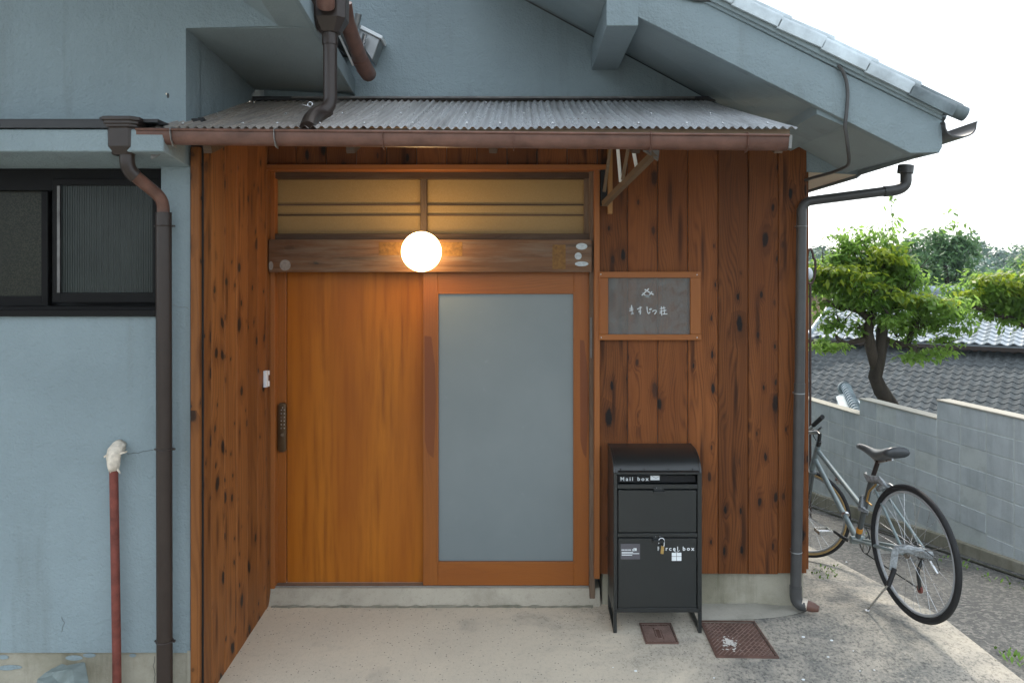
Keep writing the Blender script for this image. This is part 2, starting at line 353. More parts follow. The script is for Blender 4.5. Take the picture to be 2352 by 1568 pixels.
# ------------------------------------------------------------------ mesh helpers
class MB:
    def __init__(s): s.v = []; s.f = []
    def add(s, vs, fs):
        o = len(s.v); s.v += [tuple(x) for x in vs]; s.f += [tuple(i + o for i in f) for f in fs]; return s
    def box(s, x0, x1, y0, y1, z0, z1):
        return s.add([(x0, y0, z0), (x1, y0, z0), (x1, y1, z0), (x0, y1, z0), (x0, y0, z1), (x1, y0, z1), (x1, y1, z1), (x0, y1, z1)],
                     [(0, 3, 2, 1), (4, 5, 6, 7), (0, 1, 5, 4), (1, 2, 6, 5), (2, 3, 7, 6), (3, 0, 4, 7)])
    def prism(s, poly, d):                          # poly: 3D points, d: thickness vector
        n = len(poly); d = Vector(d); a = [Vector(p) for p in poly]; b = [p + d for p in a]
        return s.add(a + b, [tuple(range(n)), tuple(range(2 * n - 1, n - 1, -1))] + [(i, i + n, (i + 1) % n + n, (i + 1) % n) for i in range(n)])
    def pxz(s, poly, y0, y1): return s.prism([(x, y0, z) for x, z in poly], (0, y1 - y0, 0))
    def pyz(s, poly, x0, x1): return s.prism([(x0, y, z) for y, z in poly], (x1 - x0, 0, 0))
    def bar(s, a, b, w, h, up=(0, 0, 1)):           # rectangular bar from a to b
        a, b = Vector(a), Vector(b); d = (b - a).normalized(); r = d.cross(Vector(up))
        if r.length < 1e-4: r = d.cross(Vector((1, 0, 0)))
        r.normalize(); u = r.cross(d)
        q = [r * (w / 2) * i + u * (h / 2) * j for i, j in ((-1, -1), (1, -1), (1, 1), (-1, 1))]
        return s.add([a + x for x in q] + [b + x for x in q], [(0, 1, 2, 3), (7, 6, 5, 4), (0, 4, 5, 1), (1, 5, 6, 2), (2, 6, 7, 3), (3, 7, 4, 0)])
    def tube(s, pts, r, seg=12, cap=True, sub=False):
        pts = [Vector(p) for p in pts]; n = len(pts); rs = r if isinstance(r, (list, tuple)) else [r] * n
        o = len(s.v); prev = None
        for i, p in enumerate(pts):
            d = (pts[min(i + 1, n - 1)] - pts[max(i - 1, 0)]).normalized()
            if prev is None:
                x = d.cross(Vector((0, 0, 1)));  x = x if x.length > .05 else d.cross(Vector((0, 1, 0)))
            else: x = prev - d * prev.dot(d)
            x.normalize(); prev = x; y = d.cross(x)
            for k in range(seg):
                a = 2 * math.pi * k / seg; s.v.append(tuple(p + (x * math.cos(a) + y * math.sin(a)) * rs[i]))
        for i in range(n - 1):
            for k in range(seg):
                s.f.append((o + i * seg + k, o + i * seg + (k + 1) % seg, o + (i + 1) * seg + (k + 1) % seg, o + (i + 1) * seg + k))
        if cap: s.f.append(tuple(o + k for k in range(seg))[::-1]); s.f.append(tuple(o + (n - 1) * seg + k for k in range(seg)))
        return s
    def ball(s, c, r, seg=20, rings=12, sc=(1, 1, 1)):
        c = Vector(c); o = len(s.v)
        for i in range(rings + 1):
            t = math.pi * i / rings
            for k in range(seg):
                a = 2 * math.pi * k / seg
                s.v.append((c.x + r * sc[0] * math.sin(t) * math.cos(a), c.y + r * sc[1] * math.sin(t) * math.sin(a), c.z + r * sc[2] * math.cos(t)))
        for i in range(rings):
            for k in range(seg):
                s.f.append((o + i * seg + k, o + (i + 1) * seg + k, o + (i + 1) * seg + (k + 1) % seg, o + i * seg + (k + 1) % seg))
        return s
    def disc(s, c, rx, rz, th=.002, seg=20):        # facing -Y
        c = Vector(c); return s.prism([(c.x + rx * math.cos(2 * math.pi * k / seg), c.y, c.z + rz * math.sin(2 * math.pi * k / seg)) for k in range(seg)], (0, th, 0))
    def torus(s, c, ax, ay, R, r, seg=48, rs=10):
        c, ax, ay = Vector(c), Vector(ax).normalized(), Vector(ay).normalized(); az = ax.cross(ay); o = len(s.v)
        for i in range(seg):
            a = 2 * math.pi * i / seg; d = ax * math.cos(a) + ay * math.sin(a)
            for k in range(rs):
                b = 2 * math.pi * k / rs; s.v.append(tuple(c + d * (R + r * math.cos(b)) + az * r * math.sin(b)))
        for i in range(seg):
            for k in range(rs):
                s.f.append((o + i * rs + k, o + ((i + 1) % seg) * rs + k, o + ((i + 1) % seg) * rs + (k + 1) % rs, o + i * rs + (k + 1) % rs))
        return s
    def build(s, name, m, parent=None, smooth=False, bevel=0.0, bseg=1, angle=40, label=None, kind=None, fixn=True):
        me = bpy.data.meshes.new(name)
        vs = np.array(s.v, dtype=float); lo, hi = vs.min(0), vs.max(0); c = (lo + hi) / 2
        if parent is None: c[2] = lo[2]
        me.from_pydata([tuple(x) for x in (vs - c)], [], s.f)
        if fixn or bevel:
            bm = bmesh.new(); bm.from_mesh(me)
            bmesh.ops.remove_doubles(bm, verts=bm.verts, dist=1e-6)
            if fixn: bmesh.ops.recalc_face_normals(bm, faces=bm.faces)
            if bevel:
                es = [e for e in bm.edges if len(e.link_faces) == 2 and e.calc_face_angle(0) > math.radians(30)]
                bmesh.ops.bevel(bm, geom=es, offset=bevel, offset_type='OFFSET', segments=bseg, profile=.5, affect='EDGES', clamp_overlap=True)
            bm.to_mesh(me); bm.free()
        if smooth or bseg > 1:
            me.polygons.foreach_set('use_smooth', [True] * len(me.polygons))
            if smooth != 'all': me.set_sharp_from_angle(angle=math.radians(angle))
        me.materials.append(m if not isinstance(m, str) else M[m])
        o = bpy.data.objects.new(name, me); COL.objects.link(o); o.location = c
        if parent is not None: attach(o, parent)
        if label: o['label'] = label
        if kind: o['kind'] = kind
        return o
def wloc(o):
    l = Vector(o.location)
    while o.parent is not None: o = o.parent; l = l + Vector(o.location) + (o.matrix_parent_inverse.translation if o.parent else Vector())
    return l
WORLD = {}
def attach(o, parent):
    o.parent = parent
    o.matrix_parent_inverse = Matrix.Translation(-WORLD.get(parent.name, Vector((0, 0, 0))))
    WORLD[o.name] = Vector(o.location)
def empty(name, loc, label, cat, group=None):
    o = bpy.data.objects.new(name, None); COL.objects.link(o); o.location = loc; o.empty_display_size = .1
    WORLD[o.name] = Vector(loc); o['label'] = label; o['category'] = cat
    if group: o['group'] = group
    return o
def tag(o, label=None, cat=None, group=None, kind=None):
    for k, v in (('label', label), ('category', cat), ('group', group), ('kind', kind)):
        if v: o[k] = v
    return o
def reg(o): WORLD[o.name] = Vector(o.location); return o

# ------------------------------------------------------------------ depths of the planes of the place
YD, YL, YB, YF = 4.53, 3.52, 4.42, 3.66              # doors, grey wall on the left, board cladding, barge board
XS = -1.425                                         # face of the porch side wall
def edge_x(Y): return 2.37 - .053 * (Y - 3.69)       # seam of concrete apron and road
def wall_x(Y): return 4.51 - .1644 * Y               # face of the block wall
def G(x, y):                                         # height of the paved ground
    z = .030 - .12 * max(0, y - 4.35) if x > 1.45 else .035 + .076 * (min(y, 4.6) - 4.44)
    if x > 1.45:
        zl = .035 + .076 * (min(y, 4.35) - 4.44); k = min(1, (x - 1.45) / .7)
        if y < 4.35: z = zl * (1 - k) + k * (.030 - .030 * (4.35 - y))
        z -= .055 * max(0, x - 1.95)
    if y < 3: z = z + .0 if x > 1.45 else .035 + .076 * (3 - 4.44) - .01 * (3 - y)
    return z

# ================================================================== the setting
def sheet(name, xs, ys, zf, m, kind='structure', lift=0, skirt=None):
    mb = MB(); nx, ny = len(xs), len(ys); rows = []
    for j, y in enumerate(ys):
        row = xs(y) if callable(xs) else xs
        for x in row: mb.v.append((x, y, zf(x, y) + lift))
        nx = len(row)
    for j in range(ny - 1):
        for i in range(nx - 1): mb.f.append((j * nx + i, j * nx + i + 1, (j + 1) * nx + i + 1, (j + 1) * nx + i))
    o = mb.build(name, m, smooth='all', kind=kind); o.data.materials[0] = M[m]; return o
lin = lambda a, b, n: [a + (b - a) * i / (n - 1) for i in range(n)]
class _len(list): pass
def strip_xs(f0, f1, n): 
    def g(y): return lin(f0(y), f1(y), n)
    return g
def sheet2(name, fx, n, ys, m, lift=0.0):
    mb = MB()
    for y in ys:
        for x in fx(y): mb.v.append((x, y, G(x, y) + lift))
    for j in range(len(ys) - 1):
        for i in range(n - 1): mb.f.append((j * n + i, j * n + i + 1, (j + 1) * n + i + 1, (j + 1) * n + i))
    return mb.build(name, m, smooth='all', kind='structure')
sheet2('concrete_apron', strip_xs(lambda y: -7, lambda y: edge_x(y), 60), 60, lin(-6, 4.62, 70), 'pad')
sheet2('side_path', strip_xs(lambda y: 1.50, lambda y: edge_x(y), 10), 10, lin(4.60, 14, 60), 'pad', -.0005)
sheet2('road', strip_xs(lambda y: edge_x(y) - .05, lambda y: wall_x(y) + .03, 16), 16, lin(-6, 16, 110), 'asphalt', -.012)
g = MB(); g.add([(-600, -600, -4.2), (600, -600, -4.2), (600, 900, -4.2), (-600, 900, -4.2)], [(0, 1, 2, 3)])
g.build('ground', 'lower_ground', kind='structure')
# drain along the foot of the block wall
mb = MB(); ys = lin(-2, 14, 60)
for y in ys:
    z = G(wall_x(y), y); mb.v += [(wall_x(y) - .17, y, z + .006), (wall_x(y) - .03, y, z - .02)]
for i in range(len(ys) - 1): mb.f.append((2 * i, 2 * i + 1, 2 * i + 3, 2 * i + 2))
mb.build('drain_strip', 'gutter_dirt', kind='structure')  # plain dark strip laid along the drain channel
# retaining bank below the wall
mb = MB(); mb.prism([(wall_x(-3) + .10, -3, -4.2), (wall_x(-3) + .10, -3, -.1), (wall_x(14) + .10, 14, -1.1), (wall_x(14) + .10, 14, -4.2)], (.9, .1, 0))
mb.build('bank', 'lower_ground', kind='structure')

# ================================================================== the house
house = empty('house', (0, 4.6, 0), 'grey-blue stucco house with brown cedar boards round the entrance and a tiled gable', 'house')
def hp(mb, name, m, **k): return mb.build(name, m, house, **k)
# grey wall on the left: lower wall with the window opening
xr = PX(437, YL); zb = PZ(1498, YL); wx1 = PX(370, YL); wz0, wz1 = PZ(720, YL), PZ(383, YL); xw0 = -5.2; wxl = -3.35
z_led_b = PZ(384, YL)
mb = MB()
mb.box(-5.2, wxl, YL, YL + .18, zb, 4.6)
mb.box(wx1, xr, YL, YL + .18, zb, wz1)
mb.box(wxl, wx1, YL, YL + .18, zb, wz0)
mb.box(wxl, xr, YL, YL + .18, wz1, 2.52)
hp(mb, 'wall', 'stucco')
J1 = P(640, 60, YL); K1 = P(713, 62, YL)
mb = MB()                                            # upper wall with the sloping head
mb.pxz([(wxl, 2.52), (PX(427, YL), 2.52), (PX(427, YL), PZ(65, YL)), (J1.x, J1.z), (J1.x - 1.9, J1.z + 1.33), (wxl, J1.z + 1.36 + 1.0)], YL, YL + .16)
hp(mb, 'upper_wall', 'stucco')
mb = MB(); xq = PX(427, YL)                          # return wall going back over the awning
mb.box(xq - .14, xq, YL + .155, YB + .25, 2.50, 3.3); hp(mb, 'return_wall', 'stucco')
mb = MB(); mb.box(-5.2, xr - .012, YL + .012, YL + .16, -.12, zb - .006); hp(mb, 'plinth', 'plinth')
mb = MB(); mb.box(xr - .012, xr + .006, YL - .004, YL + .16, -.12, zb + .01); hp(mb, 'plinth_corner', 'plinth')
# ledge over the window
yl0 = 3.25
mb = MB(); zt = PZ(297, yl0)
mb.pyz([(YL - .001, z_led_b), (yl0, PZ(348, yl0)), (yl0, zt), (YL - .001, zt + .03)], -5.2, PX(375, yl0) )
hp(mb, 'ledge', 'stucco', bevel=.004)
mb = MB(); mb.box(-5.2, -1.70, yl0 - .012, YL - .002, zt + .004, PZ(278, yl0)); mb.box(-5.2, -1.52, yl0 + .03, YL - .002, PZ(278, yl0) + .001, PZ(270, yl0))
hp(mb, 'ledge_flashing', 'flashing')
# paint flecks left on the plinth
for i, (u, v, rx, rz) in enumerate([(170, 1510, 20, 6), (205, 1504, 15, 5), (8, 1508, 12, 5), (25, 1531, 26, 5), (305, 1504, 8, 4), (15, 1534, 20, 4)]):
    mb = MB(); c = P(u, v, YL + .010); mb.disc((c.x, YL + .0095 - i * .0004, c.z), rx * YL / F, rz * YL / F, .002, 14); hp(mb, 'paint_fleck', 'stucco')

# window in the grey wall
win = MB().box(wxl, wx1, YL + .06, YL + .10, wz1 - .10, wz1).box(wxl, wx1, YL + .02, YL + .10, wz0 - .0, wz0 + .032).box(wx1 - .018, wx1, YL + .05, YL + .10, wz0 + .032, wz1 - .10).box(wxl, wxl + .02, YL + .05, YL + .10, wz0 + .032, wz1 - .1)
window = win.build('window', 'dark_alu', house, bevel=.002)
MB().box(wxl - .0, wx1 + .004, YL - .022, YL + .018, wz0 - .012, wz0 + .018).build('window_sill', 'dark_alu', window, bevel=.003)
MB().box(wxl, wx1, YL + .14, YL + .15, wz0, wz1).build('window_backing', 'black_inside', window)
def sash(u0, u1, v0, v1, y, fr, m):
    x0, x1, z0, z1 = PX(u0, y), PX(u1, y), PZ(v1, y), PZ(v0, y)
    b = MB(); b.box(x0 - fr, x0, y, y + .03, z0 - .045, z1 + .03).box(x1, x1 + fr, y, y + .03, z0 - .045, z1 + .03)
    b.box(x0, x1, y, y + .03, z0 - .045, z0).box(x0, x1, y, y + .03, z1, z1 + .03)
    s_ = b.build('sash', 'dark_alu', window, bevel=.002)
    MB().box(x0, x1, y + .012, y + .017, z0, z1).build('pane', m, window)
sash(138, 350, 426, 672, YL + .045, .036, 'ribbed')
sash(-190, 95, 426, 680, YL + .082, .03, 'net_glass')
MB().box(PX(131, YL + .04), PX(137, YL + .04), YL + .040, YL + .044, PZ(672, YL + .04), PZ(427, YL + .04)).build('glazing_bead', 'flashing_light', window)

# soffit box over the porch and its narrow fascia
A1, A2, A3, A4 = P(427, 65, YL), P(578, 206, YB + .02), P(806, 218, YB + .02), K1
dy_ = Vector((0, .012, 0)); mb = MB(); mb.prism([A1 + dy_, A2, A3, A4 + dy_], (0, 0, .03)); hp(mb, 'porch_soffit', 'stucco_dark')
fo = P(713, 62, YL); fb = P(808, 220, YB + .02)
df = (fb - fo); ff = fo - df * 2.1  # overhang lengthened out of view so that it shades the upper wall
mb = MB(); mb.prism([ff + Vector((0, 0, -.004)), fb + Vector((0, 0, -.004)), fb + Vector((0, 0, .088)), ff + Vector((0, 0, .088))], (.022, 0, 0)); hp(mb, 'porch_fascia', 'stucco', bevel=.002)
mb = MB(); J2 = J1 - df * 2.1; L1 = J1 + Vector((-4.2, 0, 2.94)); L2 = L1 - df * 2.1
mb.prism([J1, K1, ff, J2], (0, 0, .03)); mb.prism([J1, J2, L2, L1], (0, 0, .03)); hp(mb, 'verge_soffit', 'stucco_dark')
mb = MB(); mb.prism([J1 + Vector((.03, 0, .05)), J2 + Vector((.1, -.1, .05)), L2 + Vector((0, -.1, .2)), L1 + Vector((0, 3.0, .2)), J1 + Vector((.13, 1.0, .12))], (0, 0, .08)); hp(mb, 'left_roof', 'dark_tile')  # unseen slab added above the verge soffit to block light
mb = MB(); mb.box(-1.45, -.945, YL + .01, YB + 0.6, 3.13, 3.18); hp(mb, 'box_cover', 'dark_tile')  # unseen slab added to stop light over the porch soffit

# gable wall behind, above the awning
def Wl(u): return 81 + .54 * (u - 1353)              # head of the gable wall against the soffit
YG = 4.43
poly = [(-1.45, .25), (1.60, .25), (1.60, PZ(Wl(1800), YG) - .02), (PX(1800, YG), PZ(Wl(1800), YG)), (PX(1000, YG), PZ(Wl(1000), YG)), (-1.45, PZ(Wl(1000), YG) + .02)]
poly = [(PX(1853, YG) - .003 if abs(x - 1.60) < 1e-6 else x, z) for x, z in poly]
XRW = PX(1853, YG)
mb = MB()
dx0, dx1, dz1 = -1.440, PX(1362, YD), PZ(390, YD)
xa, xb = poly[0][0], XRW - .003
top = [(xa, dz1), (xb, dz1)] + poly[2:]
mb.pxz(top, YG, YG + .2); mb.box(dx1, xb, YG, YG + .2, .25, dz1); mb.box(xa, dx0, YG, YG + .2, 0, dz1)
hp(mb, 'gable_wall', 'stucco')
mb = MB(); mb.box(XRW - .20, XRW - .002, YG + .2, 10.5, .2, 2.62); hp(mb, 'side_wall', 'stucco')
mb = MB(); mb.box(-1.6, XRW - .2, YG + .6, YG + .62, -.1, 3.4); hp(mb, 'inner_wall', 'black_inside')
# right plinth
mb = MB(); mb.box(PX(1384, 4.44), XRW - .045, YG + .012, YG + .19, -.1, PZ(1308, YG)); mb.box(XRW - .045, XRW - .015, YG + .012, 10, -.9, PZ(1308, YG))
hp(mb, 'right_plinth', 'plinth')

# cedar boards
def plank(x0, x1, y0, y1, z0, z1, m='board', side=False, cham=.0035):
    g = .0012
    if not side:
        b = MB().prism([(x0 + g, y1, z0), (x0 + g, y0 + cham, z0), (x0 + g + cham, y0, z0), (x1 - g - cham, y0, z0), (x1 - g, y0 + cham, z0), (x1 - g, y1, z0)], (0, 0, z1 - z0))
    else:
        b = MB().prism([(x0, y0 + g, z0), (x1 - cham, y0 + g, z0), (x1, y0 + g + cham, z0), (x1, y1 - g - cham, z0), (x1 - cham, y1 - g, z0), (x0, y1 - g, z0)], (0, 0, z1 - z0))
    return b.build('board', m, house)
uj = [1372 + 69.2 * k for k in range(0, 7)] + [1853]
for a, b in zip(uj[:-1], uj[1:]):
    r = random.uniform(-.0015, .0015)
    plank(PX(a, YB), PX(b, YB), YB - .002 + r, YG - .002, PZ(1316, YB) + random.uniform(-.003, .003), PZ(333, YB))
ua = [1372 - 69.2 * k for k in range(0, 12)]
for a, b in zip(ua[1:], ua[:-1]):
    plank(max(PX(a, YB), XS + .0), PX(b, YB), YB - .002, YG - .002, PZ(384, YB), PZ(333, YB))
js = [3.527, 3.616, 3.774, 3.932, 4.088, 4.248, 4.383, 4.462]
for a, b in zip(js[:-1], js[1:]):
    za = G(-1.4, a) - .03; zt2 = min(2.66, PZ(292, 3.32) - .055 + (a - 3.32) / 1.08 * .33)
    plank(XS - .03, XS + random.uniform(-.0012, .0012), a, b, za, zt2, 'board_side', True, .0028)
plank(PX(438, 3.505), PX(459.5, 3.505), 3.497, 3.525, -.12, PZ(338, 3.5), 'board_side')
MB().box(PX(437, 3.52) + .002, XS - .002, 3.526, 3.6, -.12, 2.6).build('corner_post', 'black_inside', house)  # black filler, its colour stands in for the dark gap between the boards
MB().box(-1.484, XS - .032, 3.60, 4.46, 0, 2.62).build('side_backing', 'black_inside', house)
# return boards on the right-hand side of the house (edge seen past the pipe)
for k in range(6): 
    y0 = YB + .02 + k * .17
    MB().box(XRW - .002, XRW + .014, y0 + .0012, y0 + .1688, .235 - .02 * k, 2.60).build('board', 'board', house)

# entrance: head casing, transom, beam, posts
MB().box(PX(609, YB - .03), PX(1392, YB - .03), YB - .035, YG + .05, PZ(390.5, YB - .03), PZ(378, YB - .03)).build('head_casing', 'trim_x', house, bevel=.002)
MB().box(PX(622, YD - .06), PX(1362, YD - .06), YD - .05, YD + .08, PZ(409, YD - .06), PZ(391, YD - .06)).build('transom_head', 'old_x', house)
yt = YD + .02
transom = MB().box(PX(624, yt), PX(1342, yt), yt, yt + .006, PZ(540, yt), PZ(405, yt)).build('transom', 'shoji', house)
MB().box(PX(967.5, yt), PX(982, yt), yt - .04, yt - .002, PZ(537, yt - .03), PZ(405, yt - .03)).build('mullion', 'old_v', transom, bevel=.002)
for v in (471, 494.5):
    MB().box(PX(624, yt), PX(967, yt), yt - .012, yt - .002, PZ(v + 1.6, yt), PZ(v - 1.6, yt)).build('glazing_bar', 'old_x', transom)
    MB().box(PX(982.5, yt), PX(1342, yt), yt - .012, yt - .002, PZ(v + 1.6, yt), PZ(v - 1.6, yt)).build('glazing_bar', 'old_x', transom)
MB().box(PX(1341, yt - .02), PX(1358, yt - .02), yt - .05, yt + .006, PZ(549, yt), PZ(405, yt)).build('transom_stile', 'old_v', house)
ybm = YB - .015
MB().box(PX(625, YD - .04), PX(1358, YD - .04), YD - .055, YD + .05, PZ(551, ybm), PZ(537, YD - .04)).build('transom_sill', 'old_x', house, bevel=.003)
beam = MB().box(PX(617, ybm), PX(1359, ybm), ybm, YD - .03, PZ(625, ybm), PZ(550, ybm)).build('beam', 'beam', house, bevel=.004, bseg=2)
def mark(u, v, rx, rz, m, name='sticker', i=0, label=None):
    o = MB().disc((PX(u, ybm), ybm - .0015 - i * .0012, PZ(v, ybm)), rx * ybm / F, rz * ybm / F, .0014, 24).build(name, m, beam)
    if label: o['label'] = label
mark(1336, 566, 13, 7.5, 'sticker', label='oval sticker'); mark(1328, 588, 8, 8, 'sticker', label='small round sticker')
mark(1336, 606, 15.5, 5.5, 'sticker', label='pointed oval sticker'); mark(655, 609, 12.5, 12.5, 'sticker_grey', label='round grey sticker'); mark(622.5, 610, 5, 10, 'sticker_grey')
MB().box(PX(1269, ybm), PX(1299, ybm), ybm - .0012, ybm - .0002, PZ(618, ybm), PZ(562, ybm)).build('residue_patch', 'amber', beam)
MB().box(PX(870, ybm), PX(924, ybm), ybm - .0012, ybm - .0002, PZ(586, ybm), PZ(556, ybm)).build('residue_patch', 'amber', beam)
MB().box(PX(1014, ybm), PX(1062, ybm), ybm - .0012, ybm - .0002, PZ(588, ybm), PZ(556, ybm)).build('residue_patch', 'amber', beam)
MB().box(PX(1351, YD), PX(1363.5, YD), YD - .085, YD + .06, .03, PZ(391, YD)).build('door_post', 'old_v', house, bevel=.002)
MB().box(PX(1365, YB - .02), PX(1377.5, YB - .02), YB - .024, YG + .04, PZ(1325, YB), PZ(391, YB - .02)).build('side_casing', 'trim_v', house, bevel=.0015)
MB().box(XS - .02, PX(630.5, 4.465), 4.465, 4.525, .05, PZ(391, YB - .02)).build('side_casing', 'trim_v', house, bevel=.0015)
# concrete threshold
MB().pyz([(YB - .0, -.05), (YB - .005, .030), (YB + .02, .055), (YB + .045, .118), (YD + .3, .122), (YD + .3, -.05)], XS - .02, PX(1380, YB)).build('threshold', 'sill', house, bevel=.006, bseg=2)
MB().box(PX(631, YD), PX(1350, YD), YD - .05, YD + .0, .119, .126).build('door_track', 'dull_metal', house)

# sliding doors
yl = YD
ld = MB().box(PX(659.5, yl), PX(972, yl), yl + .004, yl + .03, PZ(1337, yl), PZ(622, yl)).build('sliding_door', 'door_v', house, label='solid panel sliding door')
MB().box(PX(632.5, yl), PX(658, yl), yl - .006, yl + .03, PZ(1337, yl), PZ(622, yl)).build('stile', 'door_frame_v', ld, bevel=.003)
MB().box(PX(632, yl), PX(972, yl), yl + .0, yl + .03, PZ(1340.5, yl), PZ(1337.2, yl)).build('bottom_strip', 'white_plastic', ld)
lk = MB(); yk = yl - .008
lk.prism([(PX(u, yk), yk, PZ(v, yk)) for u, v in ((641, 927), (646, 924), (655, 924), (659, 927), (659, 1031), (655, 1036), (645, 1036), (640, 1031))], (0, -.022, 0))
lk.build('lock_plate', 'bronze', ld, bevel=.003, bseg=2)
bt = MB()
for r in range(6):
    for c in (645.5, 652.5): bt.ball(P(c + .4, 941 + r * 8.4, yk - .022), .0035, 8, 6)
bt.ball(P(649, 935.5, yk - .022), .0035, 8, 6); bt.build('keypad_button', 'steel', ld, kind='stuff', smooth='all')
MB().tube([P(649, 998, yk - .020), P(649, 998, yk - .045)], .009, 14).build('thumb_turn', 'bronze', ld, smooth=True)
yr = YD - .045
x0, x1, z0, z1 = PX(971.5, yr), PX(1353, yr), PZ(1344, yr), PZ(621, yr); gx0, gx1, gz0, gz1 = PX(1007, yr), PX(1317, yr), PZ(1289, yr), PZ(675, yr)
rd = MB().box(gx0 - .004, gx1 + .004, yr + .014, yr + .020, gz0 - .004, gz1 + .004).build('sliding_door', 'frosted', house, label='sliding door with frosted glass')
MB().box(x0, gx0 - .003, yr, yr + .036, z0, z1).build('stile', 'door_frame_v', rd, bevel=.002)
MB().box(gx1 + .003, x1, yr, yr + .036, z0, z1).build('stile', 'door_frame_v', rd, bevel=.002)
MB().box(gx0 - .003, gx1 + .003, yr + .001, yr + .036, gz1 + .003, z1).build('rail', 'door_frame_x', rd, bevel=.002)
MB().box(gx0 - .003, gx1 + .003, yr + .001, yr + .036, z0, gz0 - .003).build('rail', 'door_frame_x', rd, bevel=.002)
b_ = MB(); w_ = .0085
b_.box(gx0 - w_, gx0, yr - .004, yr + .012, gz0 - w_, gz1 + w_).box(gx1, gx1 + w_, yr - .004, yr + .012, gz0 - w_, gz1 + w_).box(gx0, gx1, yr - .0035, yr + .012, gz1, gz1 + w_).box(gx0, gx1, yr - .0035, yr + .012, gz0 - w_, gz0)
b_.build('glazing_bead', 'trim_v', rd, bevel=.0012)
for (ua_, ub_, va_, vb_) in ((974, 1001, 771, 1052), (1331, 1351.5, 780, 1052)):
    pts = [(ua_ + 1, va_), (ub_ - 10, va_ + 2), (ub_ - 2, va_ + 70), (ub_, (va_ + vb_) / 2), (ub_ - 2, vb_ - 60), (ub_ - 5, vb_), (ua_ + 8, vb_ - 12), (ua_ + 2, vb_ - 40)]
    MB().prism([P(u, v, yr - .0008) for u, v in pts], (0, .0006, 0)).build('worn_patch', 'door_dark', rd)
MB().box(PX(1354, yr) , PX(1358, yr), yr - .045, yr - .04, PZ(820, yr), PZ(728, yr)).build('strike_plate', 'flashing_light', house)

# ------------------------------------------------ main gable roof on the right
def Fl(u): return 41 + .5185 * (u - 1470)            # lower edge of the barge board
def Fu(u): return 11 + .4935 * (u - 1627)            # upper edge
uL = 1050
poly = [P(u, v, YF) for u, v in ((uL, Fu(uL)), (1627, 11), (1920, 158), (2164, 276), (2165, 338), (2158, 350), (2092, 352), (1470, 41), (uL, Fl(uL)))]
MB().prism(poly, (0, .05, 0)).build('barge_board', 'stucco', house, bevel=.004, bseg=2)
# sloping soffit between gable wall and barge board
a, b = P(uL, Fl(uL) - 2, YF + .04), P(2092, 351, YF + .04); c = Vector((b.x, YG + .02, PZ(Wl(1800), YG) - .5185 * (b.x - PX(1800, YG)) )); d = P(1000, Wl(1000), YG + .02)
d = Vector((a.x, YG + .02, c.z + .545 * (b.x - a.x)))
MB().prism([a, b, c, d], (0, 0, .04)).build('gable_soffit', 'stucco_dark', house)
# thin moulding under the tiles
MB().prism([P(uL, Fu(uL) - 1, YF - .010), P(2164, 274, YF - .010), P(2166, 266, YF - .010), P(uL, Fu(uL) - 11, YF - .010)], (0, .06, 0)).build('tile_batten', 'stucco', house, bevel=.002)
MB().prism([P(uL, Fu(uL) - 12.5, YF - .024), P(2166, 264.5, YF - .024), P(2168, 250, YF - .024), P(uL, Fu(uL) - 27, YF - .024)], (0, .07, 0)).build('tile_batten', 'stucco_dark', house, bevel=.002)
# roof body
rb = MB(); rb.prism([P(uL, Fu(uL) - 14, YF + .0), P(2175, 262, YF + .0), P(2175, 248, YF + .0), P(uL, Fu(uL) - 34, YF + .0)], (0, 6.6, 0)); roof = rb.build('roof', 'dark_tile', house)
# eave box at the low corner
xo = PX(2132, YF); zo = PZ(361, YF)
zc = PZ(392, YG)
MB().prism([(XRW - .1, YG + .0, PZ(1800, 1) * 0 + 2.66), (XRW - .1, YG, zc), (xo - .0, YG, zc - .02), (xo + .04, YG, zc + .1)], (0, .02, 0)).build('soffit_end_board', 'stucco', house)
MB().prism([(XRW - .05, YG + .02, zc), (XRW - .05, 10.5, zc), (xo, 10.5, zo + .01), (xo, YG + .02, zo + .02)], (0, 0, .02)).build('eave_soffit', 'cream', house)
MB().prism([P(2092, 352, YF + .05), P(2158, 351, YF + .05), Vector((xo + .055, YG, zo + .045)), Vector((PX(2092, YF), YG + .0, PZ(352, YF) + .03))], (0, 0, .012)).prism([(xo, YG + .001, zo), (xo + .055, YG + .001, zo + .045), (xo + .055, 10.5, zo + .045), (xo, 10.5, zo)], (0, 0, .012)).build('eave_underside', 'stucco_dark', house)
MB().prism([(xo, YF + .05, zo + .012), (xo + .055, YF + .05, zo + .05), (xo + .055, YF + .05, 2.62), (xo + .03, YF + .05, 2.62)], (0, 6.8, 0)).build('eave_fascia', 'stucco', house)
MB().box(XRW - .05, xo + .05, YF + .1, 10.5, 2.64, 2.66).build('eave_cover', 'dark_tile', house)
# purlin ends
def purlin(u0, u1, vt, vb, name='purlin', back=YG + .01, drop=0.0):
    a0, a1 = PX(u0, YF), PX(u1, YF); z0, z1 = PZ(vb, YF), PZ(vt, YF)
    MB().prism([(a0, YF - .002, z0), (a1, YF - .002, z0), (a1, YF - .002, z1), (a0, YF - .002, z1)], (0, back - YF, drop)).build(name, 'stucco', house, bevel=.003)
purlin(1393, 1466, -10, 60)
MB().prism([P(1876, 262, YF + .03), P(1938, 289, YF + .03), P(1938, 250, YF + .03), P(1876, 225, YF + .03)], (0, YG - YF, .0)).build('purlin', 'stucco', house)
